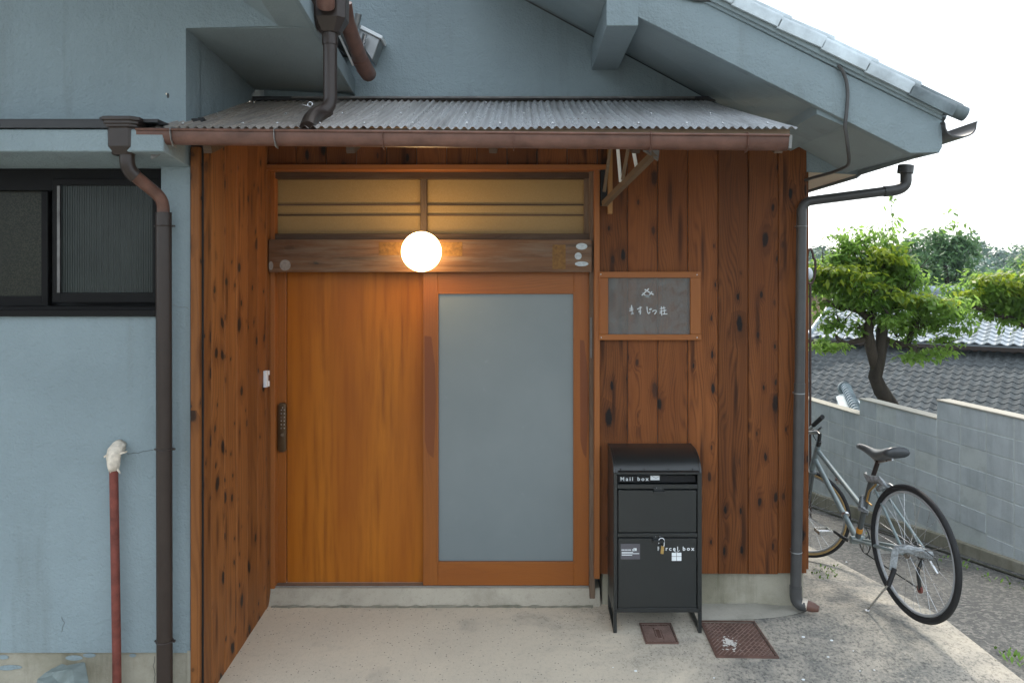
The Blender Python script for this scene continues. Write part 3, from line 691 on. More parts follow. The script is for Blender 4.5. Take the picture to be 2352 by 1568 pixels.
# verge tiles
tl_pts = [(1384, -133), (1484, -84), (1584, -36), (1680, 11), (1785, 64), (1886, 112), (1987, 165), (2087, 217)]
def verge_tile(a, b, m):
    (u0, v0), (u1, v1) = a, b; yv = YF - .045
    A, B = P(u0, v0, yv), P(u1, v1, yv); d = (B - A); nrm = Vector((-d.z, 0, d.x)).normalized(); 
    A0 = A; B0 = B + d.normalized() * .004; lift = nrm * .007
    h = .044
    prof = lambda base, l: [base + l, base + nrm * h + l, base + nrm * (h + .018) + Vector((0, .012, 0)) + l, base + nrm * (h + .028) + Vector((0, .035, 0)) + l, base + nrm * (h + .026) + Vector((0, .16, 0)) + l,
                            base + nrm * (h + .010) + Vector((0, .16, 0)) + l, base + nrm * (h + .006) + Vector((0, .016, 0)) + l, base + Vector((0, .014, 0)) + l]
    p0 = prof(A0, nrm * 0); p1 = prof(B0, lift); n = len(p0)
    t_ = MB().add(p0 + p1, [tuple(range(n))[::-1], tuple(range(n, 2 * n))] + [(i, (i + 1) % n, (i + 1) % n + n, i + n) for i in range(n)])
    # raised roll on top
    q0 = A0 + nrm * (h + .030) + Vector((0, .075, 0)); q1 = B0 + d.normalized() * .045 + nrm * (h + .042) + Vector((0, .075, 0))
    t_.tube([q0, q1], .026, 14)
    return t_.build('verge_tile', m, roof, smooth=True, angle=35)
for a, b in zip(tl_pts[:-1], tl_pts[1:]): verge_tile(a, b, 'verge_tile')
verge_tile((2087, 217), (2184, 269), 'verge_tile_dark')
# round cap at the corner
e = P(2200, 262, YF + .0)
MB().tube([e + Vector((-.10, .02, .062)), e + Vector((.045, .02, .002))], .034, 16).build('eave_end_tile', 'verge_tile_dark', roof, smooth=True)
for k in range(22):                                   # eave edge tiles running back
    y = YF + .12 + k * .25
    MB().tube([(xo + .02, y, 2.70), (xo + .13, y, 2.645)], .035, 8).build('eave_tile', 'verge_tile_dark', roof, smooth=True)

# ================================================================== awning
awn = empty('awning', (-.2, 4.0, 2.5), 'smoky corrugated plastic awning over the entrance with rust-brown front rail', 'awning')
zf0, zf1 = PZ(294, 3.32), PZ(291, 3.32); ybk = YB - .02; zbk = PZ(233, ybk)
pitch = .0355; xl, xrr = PX(340, 3.32), PX(1832, 3.32)
nsheet = 5; wid = (xrr - xl) / nsheet
for k in range(nsheet):
    a = xl + k * wid - (.02 if k else 0); b = xl + (k + 1) * wid; n = int((b - a) / pitch * 8)
    mb = MB(); rows = 7; lf = .0022 * (k % 2)
    for j in range(rows):
        t = j / (rows - 1)
        for i in range(n + 1):
            x = a + (b - a) * i / n
            xf = x; xbk = x + (0 if x < 0 else -.12 * (x / 1.17) ** 3)
            if x < -1.3: xbk = x + .0 + max(0, (-1.50 - x))
            xx = xf + (xbk - xf) * t
            z = (zf0 + (zbk - zf0) * t) + .0062 * math.sin(2 * math.pi * x / pitch) + lf - .012 * math.sin(math.pi * t) * (0.5 + .5 * math.sin(x * 5))
            mb.v.append((xx, 3.32 + (ybk - 3.32) * t - .006 * math.sin(k * 2.1), z))
    for j in range(rows - 1):
        for i in range(n): q = j * (n + 1) + i; mb.f.append((q, q + 1, q + n + 2, q + n + 1))
    mb.build('corrugated_sheet', 'poly', awn, smooth='all', fixn=False)
for y_, r_ in ((3.40, 0), (3.75, 0), (4.25, 0)):
    t = (y_ - 3.32) / (ybk - 3.32); z = zf0 + (zbk - zf0) * t
    MB().box(xl + .12, xrr - .10, y_ - .018, y_ + .018, z - .058, z - .018).build('batten', 'old_x', awn)
    for k in range(14 if y_ < 3.5 else (9 if y_ < 4 else 4)):
        x = xl + .15 + k * (.195 if y_ < 3.5 else .29 if y_ < 4 else .62) + random.uniform(-.04, .04)
        mb = MB().ball((x, y_, z + .010), .0055, 8, 6); mb.build('screw', 'steel', awn, smooth='all')
for k in range(5):
    x = -1.36 + k * .62; MB().bar((x, 3.40, zf0 - .075), (x, YB - .03, zbk - .075), .035, .04).build('rafter', 'old_x', awn)
MB().box(xl + .02, xrr - .03, ybk - .01, YG - .002, zbk + .004, PZ(222, ybk)).build('top_flashing', 'flashing', awn, bevel=.003)
MB().box(xl + .30, xrr - .2, ybk - .03, ybk - .012, zbk + .012, zbk + .022).build('flashing_lip', 'flashing_light', awn)
MB().box(PX(400, 3.36), PX(1812, 3.36), 3.35, 3.375, PZ(322, 3.36), PZ(297, 3.36)).build('front_board', 'bracket_wood', awn)
# bracket under the awning
def wood_bar(a, b, w, m, nm): MB().bar(a, b, w, w).build(nm, m, brk)
brk = empty('awning_bracket', P(1395, 470, 4.38), 'triangular timber bracket with pale lattice struts under the awning by the transom', 'bracket')
B0, B1 = P(1388, 468, 4.38), P(1504, 352, 3.72)
wood_bar(B0, B1, .030, 'bracket_wood', 'brace')
MB().box(PX(1395.5, 4.40), PX(1406, 4.40), 4.375, 4.417, PZ(492, 4.4), PZ(330, 4.4)).build('wall_batten', 'light_batten', brk, bevel=.002)
MB().box(PX(1379, 4.40), PX(1394, 4.40), 4.385, 4.417, PZ(473, 4.4), PZ(391, 4.4)).build('backing_block', 'black_inside', brk)
for (ua_, va_, ub_, vb_, ya, yb_) in ((1418, 330, 1425.5, 417, 3.95, 4.10), (1445, 330, 1430, 412, 3.90, 4.06), (1452, 330, 1461.5, 382, 3.80, 3.92), (1403, 330, 1388, 440, 4.20, 4.34)):
    MB().bar(P(ua_, va_, ya), P(ub_, vb_, yb_), .016, .010).build('strut', 'white_paint' if ua_ in (1418, 1452) else 'bracket_wood', brk)
MB().prism([P(1478, 345, 3.72), P(1515, 345, 3.72), P(1512, 368, 3.72), P(1500, 360, 3.72)], (0, .03, 0)).build('corner_plate', 'flashing_light', brk)
MB().bar(P(1385, 334, 4.38), P(1512, 334, 3.72), .03, .03).build('top_bar', 'bracket_wood', brk)

# front gutter with hopper and downpipe
gut = empty('awning_gutter', (PX(378, 3.36), 3.36, -.03), 'brown awning gutter with a hopper and a long dark brown downpipe on the grey wall', 'gutter')
def gutter(p0, p1, r, name, m, parent, hs=1.0):
    p0, p1 = Vector(p0), Vector(p1); n = 14; mb = MB(); d = (p1 - p0).normalized(); side = Vector((-d.y, d.x, 0)).normalized() if abs(d.z) < .9 else Vector((0, 1, 0))
    prof = []
    for k in range(n + 1):
        a = math.pi * k / n; prof.append((math.cos(a), -math.sin(a) ** .7 * hs))
    prof = [(-1.06, .10), (-1.06, .02)] + [(-x, z) for x, z in prof] + [(1.06, .02), (1.06, .10)]
    inner = [(x * .93, z * .93 + .03) for x, z in reversed(prof)]
    pr = prof + inner; m_ = len(pr)
    for p in (p0, p1): mb.v += [tuple(p + side * x * r + Vector((0, 0, z * r))) for x, z in pr]
    for i in range(m_): mb.f.append((i, (i + 1) % m_, (i + 1) % m_ + m_, i + m_))
    for o_ in (0, m_):
        k_ = len(prof)
        for i in range(k_ - 1): mb.f.append((o_ + i, o_ + i + 1, o_ + m_ - 2 - i, o_ + m_ - 1 - i))
    return mb.build(name, m, parent, smooth=True)
YGt = 3.285
g0, g1 = P(322, 302, YGt), P(1806, 316, YGt)
gu = gutter(g0, g1, .036, 'gutter_trough', 'red_brown_pipe', gut, 1.55)
lip = MB().tube([g0 + Vector((0, -.040, .002)), g1 + Vector((0, -.040, .002))], .0055, 8).build('gutter_lip', 'red_brown_pipe', gut, smooth=True)
MB().prism([g1 + Vector((0, -.04, .004)), g1 + Vector((0, .04, .004)), g1 + Vector((0, .03, -.05)), g1 + Vector((0, -.03, -.05))], (.012, 0, 0)).build('end_cap', 'dull_metal', gut)
for u in (402, 637, 882, 1180, 1492, 1712):
    t = (u - 322) / (1806 - 322); c = g0.lerp(g1, t); s_ = 1 / 1
    mb = MB(); pts = [c + Vector((0, y * .036 * 1.1, z * .036)) for y, z in ((.9, .25), (0, .35), (-1.05, .2), (-1.13, -.1), (-.95, -1.0), (-.5, -1.62), (.3, -1.68))]
    for p, q in zip(pts[:-1], pts[1:]): mb.bar(p, q, .012, .0025, (1, 0, 0))
    mb.build('gutter_strap', 'dull_metal' if u < 700 else 'red_brown_pipe', gut)
# hopper
def hopper(cx, cy, zt_, zb_, wt, wb, dt, db, m, parent, rim=True, neck=.02):
    mb = MB(); h = zt_ - zb_
    def ring(z, w_, d_, ch=.22):
        c = ch * min(w_, d_); return [(cx - w_ / 2 + c, cy - d_ / 2, z), (cx + w_ / 2 - c, cy - d_ / 2, z), (cx + w_ / 2, cy - d_ / 2 + c, z), (cx + w_ / 2, cy + d_ / 2 - c, z), (cx + w_ / 2 - c, cy + d_ / 2, z), (cx - w_ / 2 + c, cy + d_ / 2, z), (cx - w_ / 2, cy + d_ / 2 - c, z), (cx - w_ / 2, cy - d_ / 2 + c, z)]
    lv = [(zt_, wt * 1.12, dt * 1.12), (zt_ - h * .10, wt * 1.12, dt * 1.12), (zt_ - h * .11, wt * 1.02, dt * 1.02), (zt_ - h * .19, wt * 1.02, dt * 1.02), (zt_ - h * .20, wt * .94, dt * .94), (zt_ - h * .27, wt * .94, dt * .94), (zt_ - h * .29, wt * .80, dt * .80),
          (zb_ + h * .22, wt * .78, dt * .78), (zb_ + h * .08, (wt * .7 + wb) / 2, (dt * .7 + db) / 2), (zb_, wb, db)]
    for z, w_, d_ in lv: mb.v += ring(z, w_, d_)
    for i in range(len(lv) - 1):
        for k in range(8): mb.f.append((i * 8 + k, i * 8 + (k + 1) % 8, (i + 1) * 8 + (k + 1) % 8, (i + 1) * 8 + k))
    mb.f.append(tuple(range(8))); mb.f.append(tuple(len(mb.v) - 8 + k for k in range(8)))
    return mb.build('hopper', m, parent, bevel=.002)
hx = PX(284, YGt); hopper(hx, YGt + .0, PZ(273, YGt), PZ(358, YGt), .150, .075, .11, .06, 'dark_brown_pipe', gut)
def pipe(pts, r, m, parent, name='pipe', seg=18): return MB().tube(pts, r, seg).build(name, m, parent, smooth=True)
def arc(p, q, r_, n=7):                              # smooth polyline through a corner q with the neighbours p, r_
    p, q, r_ = Vector(p), Vector(q), Vector(r_); out = []
    for i in range(n + 1):
        t = i / n; out.append(p * (1 - t) ** 2 + q * 2 * t * (1 - t) + r_ * t ** 2)
    return out
yp = YGt + .0; ypp = 3.45
pipe([P(292, 350, yp)] + arc(P(292, 366, yp), P(292, 392, yp), P(312, 406, yp + .02)), .030, 'dark_brown_pipe', gut, 'elbow')
pipe([P(305, 400, yp + .015)] + arc(P(355, 441, 3.41), P(375, 456, 3.44), P(375, 480, ypp)) + [P(375, 500, ypp)], .0265, 'red_brown_pipe', gut, 'offset_pipe')
pipe([P(376, 488, ypp), P(376, 524, ypp)], .0335, 'dark_brown_pipe', gut, 'socket')
pipe([P(376, 490, ypp), P(378.5, 1640, ypp)], .0335, 'dark_brown_pipe', gut, 'downpipe', 24)
for v in (519, 1031, 1471):
    c = P(377 + (v - 500) * .0015, v, ypp)
    mb = MB(); mb.torus(c, (1, 0, 0), (0, 1, 0), .0345, .0035, 28, 8); mb.bar(c + Vector((.034, 0, 0)), c + Vector((.046, 0, 0)), .012, .008); mb.bar(c + Vector((-.034, 0, 0)), c + Vector((-.044, 0, 0)), .010, .006)
    mb.bar(c + Vector((0, .034, 0)), c + Vector((0, .08, 0)), .008, .008)
    mb.build('pipe_clip', 'dark_brown_pipe', gut, smooth=True)
MB().prism([P(345, 340, 3.30), P(371, 340, 3.30), P(371, 354, 3.30), P(347, 366, 3.30)], (0, .004, 0)).build('loose_flashing', 'flashing_light', gut)

# upper hopper and downpipe over the awning
up = empty('roof_downpipe', P(715, 290, 3.45), 'glossy brown hopper and downpipe dropping from the upper roof onto the awning', 'downpipe')
yh = 3.55
hopper(PX(758, yh), yh, PZ(-60, yh), PZ(78, yh), .200, .085, .17, .08, 'dark_brown_pipe', up)
pipe([P(758, 70, yh), P(758, 104, yh)], .036, 'dark_brown_pipe', up, 'socket')
pipe([P(758.5, 98, yh)] + arc(P(758.5, 222, yh), P(760, 248, yh), P(738, 258, yh - .03)), .0315, 'dark_brown_pipe', up, 'downpipe', 20)
pipe([P(752, 251, yh)] + arc(P(732, 262, yh - .04), P(712, 268, yh - .10), P(707, 296, yh - .22)), .0345, 'dark_brown_pipe', up, 'elbow', 20)
mb = MB(); pp = P(712, 240, yh - .05)
prev = pp + Vector((-.035, 0, .0))
pts = [prev] + [pp + Vector((.012 * math.cos(a) * (1 - a / 30), .003 * math.sin(3 * a), .010 * math.sin(a))) for a in lin(-2, 9, 22)]
MB().tube(pts, .0022, 6).build('wire_tie', 'steel', up, smooth=True)
pipe([P(748, -40, 3.46), P(748, 8, 3.46)] + [P(748, 14, 3.47)], .040, 'red_brown_pipe', up, 'inlet_pipe')
pipe([P(790, 8, 3.80), P(796, 50, 3.85), P(829, 140, 4.15)], .039, 'red_brown_pipe', up, 'branch_pipe', 20)
pipe([P(826, 134, 4.13), P(838, 158, 4.2), P(846, 170, 4.3)], .043, 'red_brown_pipe', up, 'elbow_cap', 20)
MB().tube([P(776, 75, 3.9), P(811, 150, 4.14)], .006, 6).build('paint_streak', 'white_paint', up)
# grey flood lamp bracket behind
fl = empty('junction_box', P(850, 90, 4.38), 'weathered grey metal box fixed to the gable wall beside the brown pipe', 'junction box')
mb = MB(); mb.prism([P(826, 56, 4.30), P(876, 82, 4.30), P(855, 140, 4.30), P(822, 92, 4.30)], (0, .12, 0)); mb.build('box_body', 'dull_metal', fl, bevel=.004)
mb = MB(); mb.prism([P(830, 58, 4.28), P(879, 83, 4.28), P(876, 90, 4.28), P(827, 66, 4.28)], (0, .14, 0)); mb.build('box_lid', 'white_paint', fl, bevel=.002)
MB().tube([P(824, 32, 4.25), P(816, 66, 4.27)], .018, 14).build('conduit', 'dull_metal', fl, smooth=True)
MB().tube([P(839, 78, 4.25), P(832, 104, 4.27)], .014, 14).build('conduit', 'steel', fl, smooth=True)

# main eave gutter and grey downpipe at the right corner
eg = empty('eave_downpipe', P(1838, 1370, 4.30), 'long grey-brown downpipe on the right corner of the boards with an offset to the eave', 'downpipe')
gutter((xo + .135, YF - .03, 2.60), (xo + .135, 10.2, 2.60), .075, 'eave_gutter', 'grey_pipe', eg, .9)
ye = 4.36
xe = 1841.5
pe = [P(2081, 380, 4.35), P(2079, 398, 4.35)]
pipe(pe, .042, 'grey_pipe', eg, 'outlet_cone')
pipe([P(2081, 392, 4.35)] + arc(P(2081, 415, 4.35), P(2080, 434, 4.35), P(2050, 438, 4.35)) + [P(2030, 440, 4.35)], .030, 'grey_pipe', eg, 'elbow')
pipe([P(2060, 436, 4.35)] + [P(1880, 459, ye)] + arc(P(1866, 461, ye), P(xe, 463, ye), P(xe, 490, ye)), .026, 'grey_pipe', eg, 'offset_pipe')
pipe([P(xe, 478, ye), P(xe - 5, 900, ye)], .0275, 'grey_pipe', eg, 'downpipe', 24)
pipe([P(xe - 5, 880, ye), P(1827.5, 1360, ye)], .0300, 'grey_pipe', eg, 'downpipe', 24)
pipe([P(1827.5, 1345, ye)] + arc(P(1827.5, 1366, ye), P(1829, 1387, ye), P(1846, 1389, ye - .02)) + [P(1850, 1390, ye - .02)], .0335, 'grey_pipe', eg, 'elbow')
pipe([P(1842, 1386, ye - .015), P(1858, 1391, ye - .03)], .0315, 'tape', eg, 'tape_wrap')
pipe([P(1855, 1390, ye - .03), P(1868, 1394, ye - .045), P(1881, 1398, ye - .06)], [.031, .027, .016], 'red_brown_pipe', eg, 'spout')
for v, u in ((520, 1840), (903, 1835), (1267, 1829)):
    c = P(u, v, ye); mb = MB(); mb.torus(c, (1, 0, 0), (0, 1, 0), .030, .0032, 24, 8); mb.bar(c + Vector((-.01, .025, 0)), c + Vector((-.01, .07, 0)), .012, .004); mb.build('pipe_clip', 'dull_metal', eg, smooth=True)
# cable down the barge board
cb = MB(); cp = [(1925, 150, YF - .02), (1936, 165, YF - .022), (1944, 188, YF - .02), (1947, 220, YF - .018), (1944, 262, YF - .018), (1941, 290, YF - .012), (1944, 312, YF - .0), (1948, 345, YF + .03), (1950, 372, YF + .12), (1940, 385, YF + .22), (1905, 398, YF + .45), (1868, 408, YF + .66), (1850, 414, YG - .02)]
cp = [P(*q) for q in cp]
sm = []
for i in range(len(cp) - 1):
    p0 = cp[max(i - 1, 0)]; p1 = cp[i]; p2 = cp[i + 1]; p3 = cp[min(i + 2, len(cp) - 1)]
    for k in range(4):
        t = k / 4; sm.append(.5 * ((2 * p1) + (-p0 + p2) * t + (2 * p0 - 5 * p1 + 4 * p2 - p3) * t * t + (-p0 + 3 * p1 - 3 * p2 + p3) * t ** 3))
sm.append(cp[-1])
tag(MB().tube(sm, .0085, 8).build('cable', 'grey_pipe', smooth=True), 'thin grey cable hanging over the barge board down to the boarded corner', 'cable')
tag(MB().tube([P(1560, -8, YF - .01), P(1600, 1, YF - .01), P(1632, 2, YF - .012), P(1662, -8, YF - .02)], .006, 8).build('cable', 'grey_pipe', smooth=True), 'short sagging cable loop high under the roof tiles at the top edge', 'cable')

# ================================================================== things on the front
# globe lamp
lamp = empty('wall_lamp', P(968, 578, ybm), 'lit round white globe lamp in the middle of the beam over the doors', 'lamp')
MB().tube([P(968, 578, ybm - .001), P(968, 578, ybm - .03)], .045, 24).build('lamp_base', 'white_plastic', lamp, smooth=True)
cg = P(968, 578, 4.27); MB().ball(cg, 46 * 4.27 / F, 40, 24).build('globe', 'globe', lamp, smooth='all')

# chime
ch = empty('door_chime', (XS, 4.36, .9), 'small white plastic contact sensor on the boarded side wall of the porch', 'sensor')
yc = 4.345
MB().box(XS + .001, XS + .020, yc - .012, yc + .020, PZ(889, yc), PZ(851, yc)).build('sensor_body', 'white_plastic', ch, bevel=.002)
MB().box(XS + .001, XS + .024, yc + .021, yc + .030, PZ(888, yc), PZ(876, yc)).build('sensor_cap', 'white_plastic', ch, bevel=.001)
MB().box(XS + .001, XS + .024, yc + .021, yc + .030, PZ(862, yc), PZ(852, yc)).build('sensor_cap', 'white_plastic', ch, bevel=.001)

# hanging sign
sg = empty('sign', P(1493, 780, YB), 'wood-framed frosted name sign with white handwriting on the cedar boards', 'sign')
ys_ = YB - .034
def fr(u0, u1, v0, v1, y, th, nm, m, par, bev=.002): return MB().box(PX(u0, y), PX(u1, y), y, y + th, PZ(v1, y), PZ(v0, y)).build(nm, m, par, bevel=bev)
fr(1375, 1610, 624, 638, ys_, .022, 'frame_rail', 'trim_x', sg); fr(1376, 1611, 768, 781, ys_, .022, 'frame_rail', 'trim_x', sg)
fr(1376, 1397, 638.3, 767.6, ys_ + .001, .021, 'frame_stile', 'door_frame_v', sg); fr(1586, 1610, 638.3, 767.6, ys_ + .001, .021, 'frame_stile', 'trim_v', sg)
fr(1396, 1587, 637, 769, ys_ + .014, .003, 'acrylic_panel', 'acrylic', sg, 0)
for u, v in ((1380, 630), (1601, 631), (1381, 775), (1601, 775)):
    MB().ball(P(u, v, ys_ - .000), .004, 8, 6, (1, .5, 1)).build('screw', 'steel', sg, smooth='all')
yw = ys_ + .0125
def stroke(pts, wpx, nm='letter', m='white_paint', par=None, y=None, th=.0012):
    y = y or yw; mb = MB(); w_ = wpx * y / F
    for (a, b) in zip(pts[:-1], pts[1:]):
        A, B = P(a[0], a[1], y), P(b[0], b[1], y); d = (B - A).normalized() * (w_ * .35)
        mb.bar(A - d, B + d, th, w_, (0, 1, 0)) if False else mb.prism([A - d + Vector((-d.z, 0, d.x)).normalized() * w_ / 2, B + d + Vector((-d.z, 0, d.x)).normalized() * w_ / 2, B + d - Vector((-d.z, 0, d.x)).normalized() * w_ / 2, A - d - Vector((-d.z, 0, d.x)).normalized() * w_ / 2], (0, -th, 0))
    return mb
def glyph(strokes, wpx=2.0, nm='letter', par=None, y=None):
    mb = MB()
    for s_ in strokes:
        g_ = stroke(s_, wpx, y=y); mb.add(g_.v, g_.f)
    return mb.build(nm, 'white_paint', par or sg, fixn=True)
# (read from the enlarged sign: u = 1352.4 + x*.1375, v = 588 + y*.1375)
q = lambda *pts: [(1352.4 + x * .1375, 588 + y * .1375) for x, y in pts]
glyph([q((685, 880), (730, 862)), q((683, 915), (738, 890)), q((715, 825), (712, 880), (725, 930), (735, 962), (715, 972), (708, 962), (722, 950), (748, 962))], 1.9)
glyph([q((812, 885), (882, 855)), q((858, 845), (862, 890), (868, 930), (858, 970)), q((860, 900), (838, 918), (836, 935), (852, 940), (864, 925))], 1.9)
glyph([q((972, 850), (975, 900), (982, 945), (1000, 962), (1022, 935)), q((1015, 888), (1028, 900)), q((1034, 876), (1046, 888))], 1.9)
glyph([q((1065, 925), (1090, 905), (1125, 908), (1130, 930), (1098, 968))], 1.9)
glyph([q((1192, 880), (1275, 862)), q((1212, 845), (1218, 890)), q((1252, 842), (1254, 880)), q((1215, 905), (1217, 990)), q((1188, 925), (1214, 915)), q((1186, 955), (1214, 940)), q((1232, 915), (1290, 905)), q((1260, 890), (1263, 965)), q((1236, 968), (1308, 966))], 1.6)
glyph([q((938, 560), (1075, 642)), q((998, 548), (888, 655)), q((905, 622), (950, 662)), q((1050, 600), (1012, 655)), q((948, 672), (1012, 672)), q((950, 660), (960, 683), (1005, 683), (1012, 655))], 2.3, 'emblem')
glyph([q((955, 662), (1005, 662)), q((962, 674), (1002, 674))], 2.4, 'emblem')

# mailbox
mx = empty('mailbox', (.72, 4.27, .01), 'black metal mail and parcel box with a domed top standing by the boards', 'mailbox')
yf0, yb0 = 4.135, 4.405; mx0, mx1 = PX(1409, yf0), PX(1612, yf0)
zbt = PZ(1406, yf0)
prof = [(yf0, zbt), (yf0, .845)] + [(yf0 + .19 * (1 - math.cos(a)), .845 + .112 * math.sin(a)) for a in lin(.12, math.pi / 2, 12)] + [(yb0, .957), (yb0, zbt)]
def shell_side(x0, x1, nm): MB().pyz(prof, x0, x1).build(nm, 'black_metal', mx, bevel=.0012)
shell_side(mx0, mx0 + .012, 'side_panel'); shell_side(mx1 - .012, mx1, 'side_panel')
mb = MB(); top = [(yf0 + .19 * (1 - math.cos(a)) + .002, .843 + .112 * math.sin(a)) for a in lin(.05, math.pi / 2, 16)] + [(yb0, .955)]
low = [(y + (.012 if i < 12 else 0), z - .010) for i, (y, z) in enumerate(top)]
mb.pyz(top + low[::-1], mx0 + .0125, mx1 - .0125); mb.build('domed_lid', 'black_metal', mx, smooth=True, angle=30)
MB().box(mx0 + .012, mx1 - .012, yb0 - .01, yb0 - .002, zbt, .94).build('back_panel', 'black_metal', mx)
MB().box(mx0 + .0, mx1 - .0, yf0 + .001, yf0 + .02, zbt, zbt + .018).box(mx0 + .0125, mx1 - .0125, yf0 + .02, yb0 - .01, zbt, zbt + .010).build('bottom_panel', 'black_metal', mx, bevel=.001)
iu0, iu1 = 1419, 1601
def mr(u0, u1, v0, v1, y0, y1, nm, m='black_metal', bev=.0015): return MB().box(PX(u0, yf0), PX(u1, yf0), y0, y1, PZ(v1, yf0), PZ(v0, yf0)).build(nm, m, mx, bevel=bev)
# stiles and rails of the front, flaps set back
mr(1409, 1418, 1085, 1398, yf0 - .002, yf0 + .015, 'front_stile'); mr(1602, 1612, 1085, 1398, yf0 - .002, yf0 + .015, 'front_stile')
mr(1418.3, 1601.7, 1112, 1122, yf0 - .001, yf0 + .015, 'front_rail'); mr(1418.3, 1601.7, 1224, 1233, yf0 - .001, yf0 + .015, 'front_rail')
mr(1418.3, 1601.7, 1396, 1405, yf0 - .001, yf0 + .015, 'front_rail')
mr(1420, 1600.5, 1086, 1111, yf0 + .030, yf0 + .036, 'slot_back', 'black_inside')
canopy = MB(); canopy.pyz([(yf0 + .004, PZ(1080, yf0)), (yf0 - .028, PZ(1082, yf0)), (yf0 - .028, PZ(1086, yf0)), (yf0 + .004, PZ(1086, yf0))], PX(1420, yf0), PX(1605, yf0)); canopy.build('slot_canopy', 'black_metal', mx, bevel=.0012)
for u in (1426, 1480, 1535, 1591): MB().ball(P(u, 1077, yf0 + .006), .0035, 8, 6).build('rivet', 'black_inside', mx, smooth='all')
d1 = mr(1420, 1600, 1125.5, 1222, yf0 + .001, yf0 + .013, 'flap_door'); d2 = mr(1420, 1600, 1236, 1395, yf0 + .001, yf0 + .013, 'flap_door')
def latch(u, v):
    lt = MB().box(PX(u - 11, yf0), PX(u + 11, yf0), yf0 - .005, yf0 - .001, PZ(v + 5, yf0), PZ(v - 6, yf0)).build('latch', 'black_metal', mx, bevel=.0008)
    MB().box(PX(u - 13, yf0), PX(u + 13, yf0), yf0 - .026, yf0 - .0052, PZ(v + 7, yf0), PZ(v + 2.5, yf0)).build('latch_lip', 'black_metal', lt, bevel=.0008)
    for s_ in (-5, 5): MB().ball(P(u + s_, v - 3, yf0 - .005), .0022, 6, 4).build('screw', 'steel', lt)
latch(1513, 1123); latch(1511, 1234.5)
# legs: two sled frames
for x_ in (mx0, mx1 - .018):
    gz = G(.7, yf0); gb = G(.7, yb0 - .01)
    mb = MB(); mb.box(x_, x_ + .018, yf0, yf0 + .018, gz + .000, zbt - .0005); mb.box(x_, x_ + .018, yb0 - .02, yb0 - .002, gb, zbt - .0005)
    mb.prism([(x_, yf0 + .018, gz + .002), (x_, yb0 - .02, gb + .002), (x_, yb0 - .02, gb + .018), (x_, yf0 + .018, gz + .018)], (.018, 0, 0))
    mb.build('sled_leg', 'black_metal', mx, bevel=.0012)
def text(s_, u, v, hpx, m, par, y, spacing=1.0, nm='lettering', bold=.0):
    cu = bpy.data.curves.new(nm, 'FONT'); cu.body = s_; cu.size = 1; cu.space_character = spacing; cu.offset = bold; cu.resolution_u = 3
    o = bpy.data.objects.new(nm, cu); COL.objects.link(o); dg = bpy.context.evaluated_depsgraph_get()
    me = bpy.data.meshes.new_from_object(o.evaluated_get(dg)); bpy.data.objects.remove(o); bpy.data.curves.remove(cu)
    vs = np.array([tuple(v_.co) for v_ in me.vertices]); fs = [tuple(p.vertices) for p in me.polygons]; bpy.data.meshes.remove(me)
    sc = hpx * y / F / .73
    mb = MB(); mb.v = [(PX(u, y) + x * sc, y, PZ(v, y) + z * sc) for x, z, _ in vs]; mb.f = fs
    o = mb.build(nm, m, par, fixn=False); return o, (vs[:, 0].max()) * sc
text('Mail box', 1424.5, 1103.5, 9.2, 'white_paint', mx, yf0 + .029, 1.48, bold=.022)
text('Parcel box', 1510, 1263.5, 9.4, 'white_paint', mx, yf0 + .0002, 1.50, bold=.022)
env = mr(1496, 1517, 1091, 1105, yf0 + .027, yf0 + .0285, 'envelope_mark', 'white_paint', 0)
MB().tube([P(1496.5, 1091.5, yf0 + .0265), P(1506.5, 1098, yf0 + .0265), P(1516.5, 1091.5, yf0 + .0265)], .0008, 4).build('envelope_fold', 'grey_card', mx)
for (a, b, c, d) in ((1543, 1553.5, 1268.5, 1276.5), (1554.5, 1565, 1268.5, 1276.5), (1543, 1553.5, 1277.5, 1287), (1554.5, 1565, 1277.5, 1287)): mr(a, b, c, d, yf0 - .0006, yf0 + .0008, 'parcel_mark', 'white_paint', 0)
gl = [[(1553, 1267), (1547, 1263)], [(1555, 1267), (1561, 1263)]]
glyph(gl, 1.0, 'parcel_bow', mx, yf0 - .0002)
mr(1425.5, 1470, 1248, 1283.5, yf0 - .0006, yf0 + .0008, 'grey_notice', 'grey_card', 0)
yn = yf0 - .0008
nt = MB()
for (u, v, w_) in ((1428, 1267.5, 26), (1428, 1270.5, 40), (1428, 1274, 24)): nt.box(PX(u, yn), PX(u + w_, yn), yn - .0004, yn, PZ(v + .7, yn), PZ(v - .7, yn))
nt.build('notice_text', 'white_paint', mx)
glyph([[(1428, 1262), (1434, 1262)], [(1436, 1262), (1441, 1262)], [(1443, 1262), (1449, 1262)]], 1.6, 'notice_text', mx, yn)
mr(1452.5, 1458, 1260, 1264.5, yn - .0006, yn - .0001, 'truck_mark', 'white_paint', 0); mr(1455, 1462, 1258, 1264, yn - .0006, yn - .0001, 'truck_mark', 'white_paint', 0)
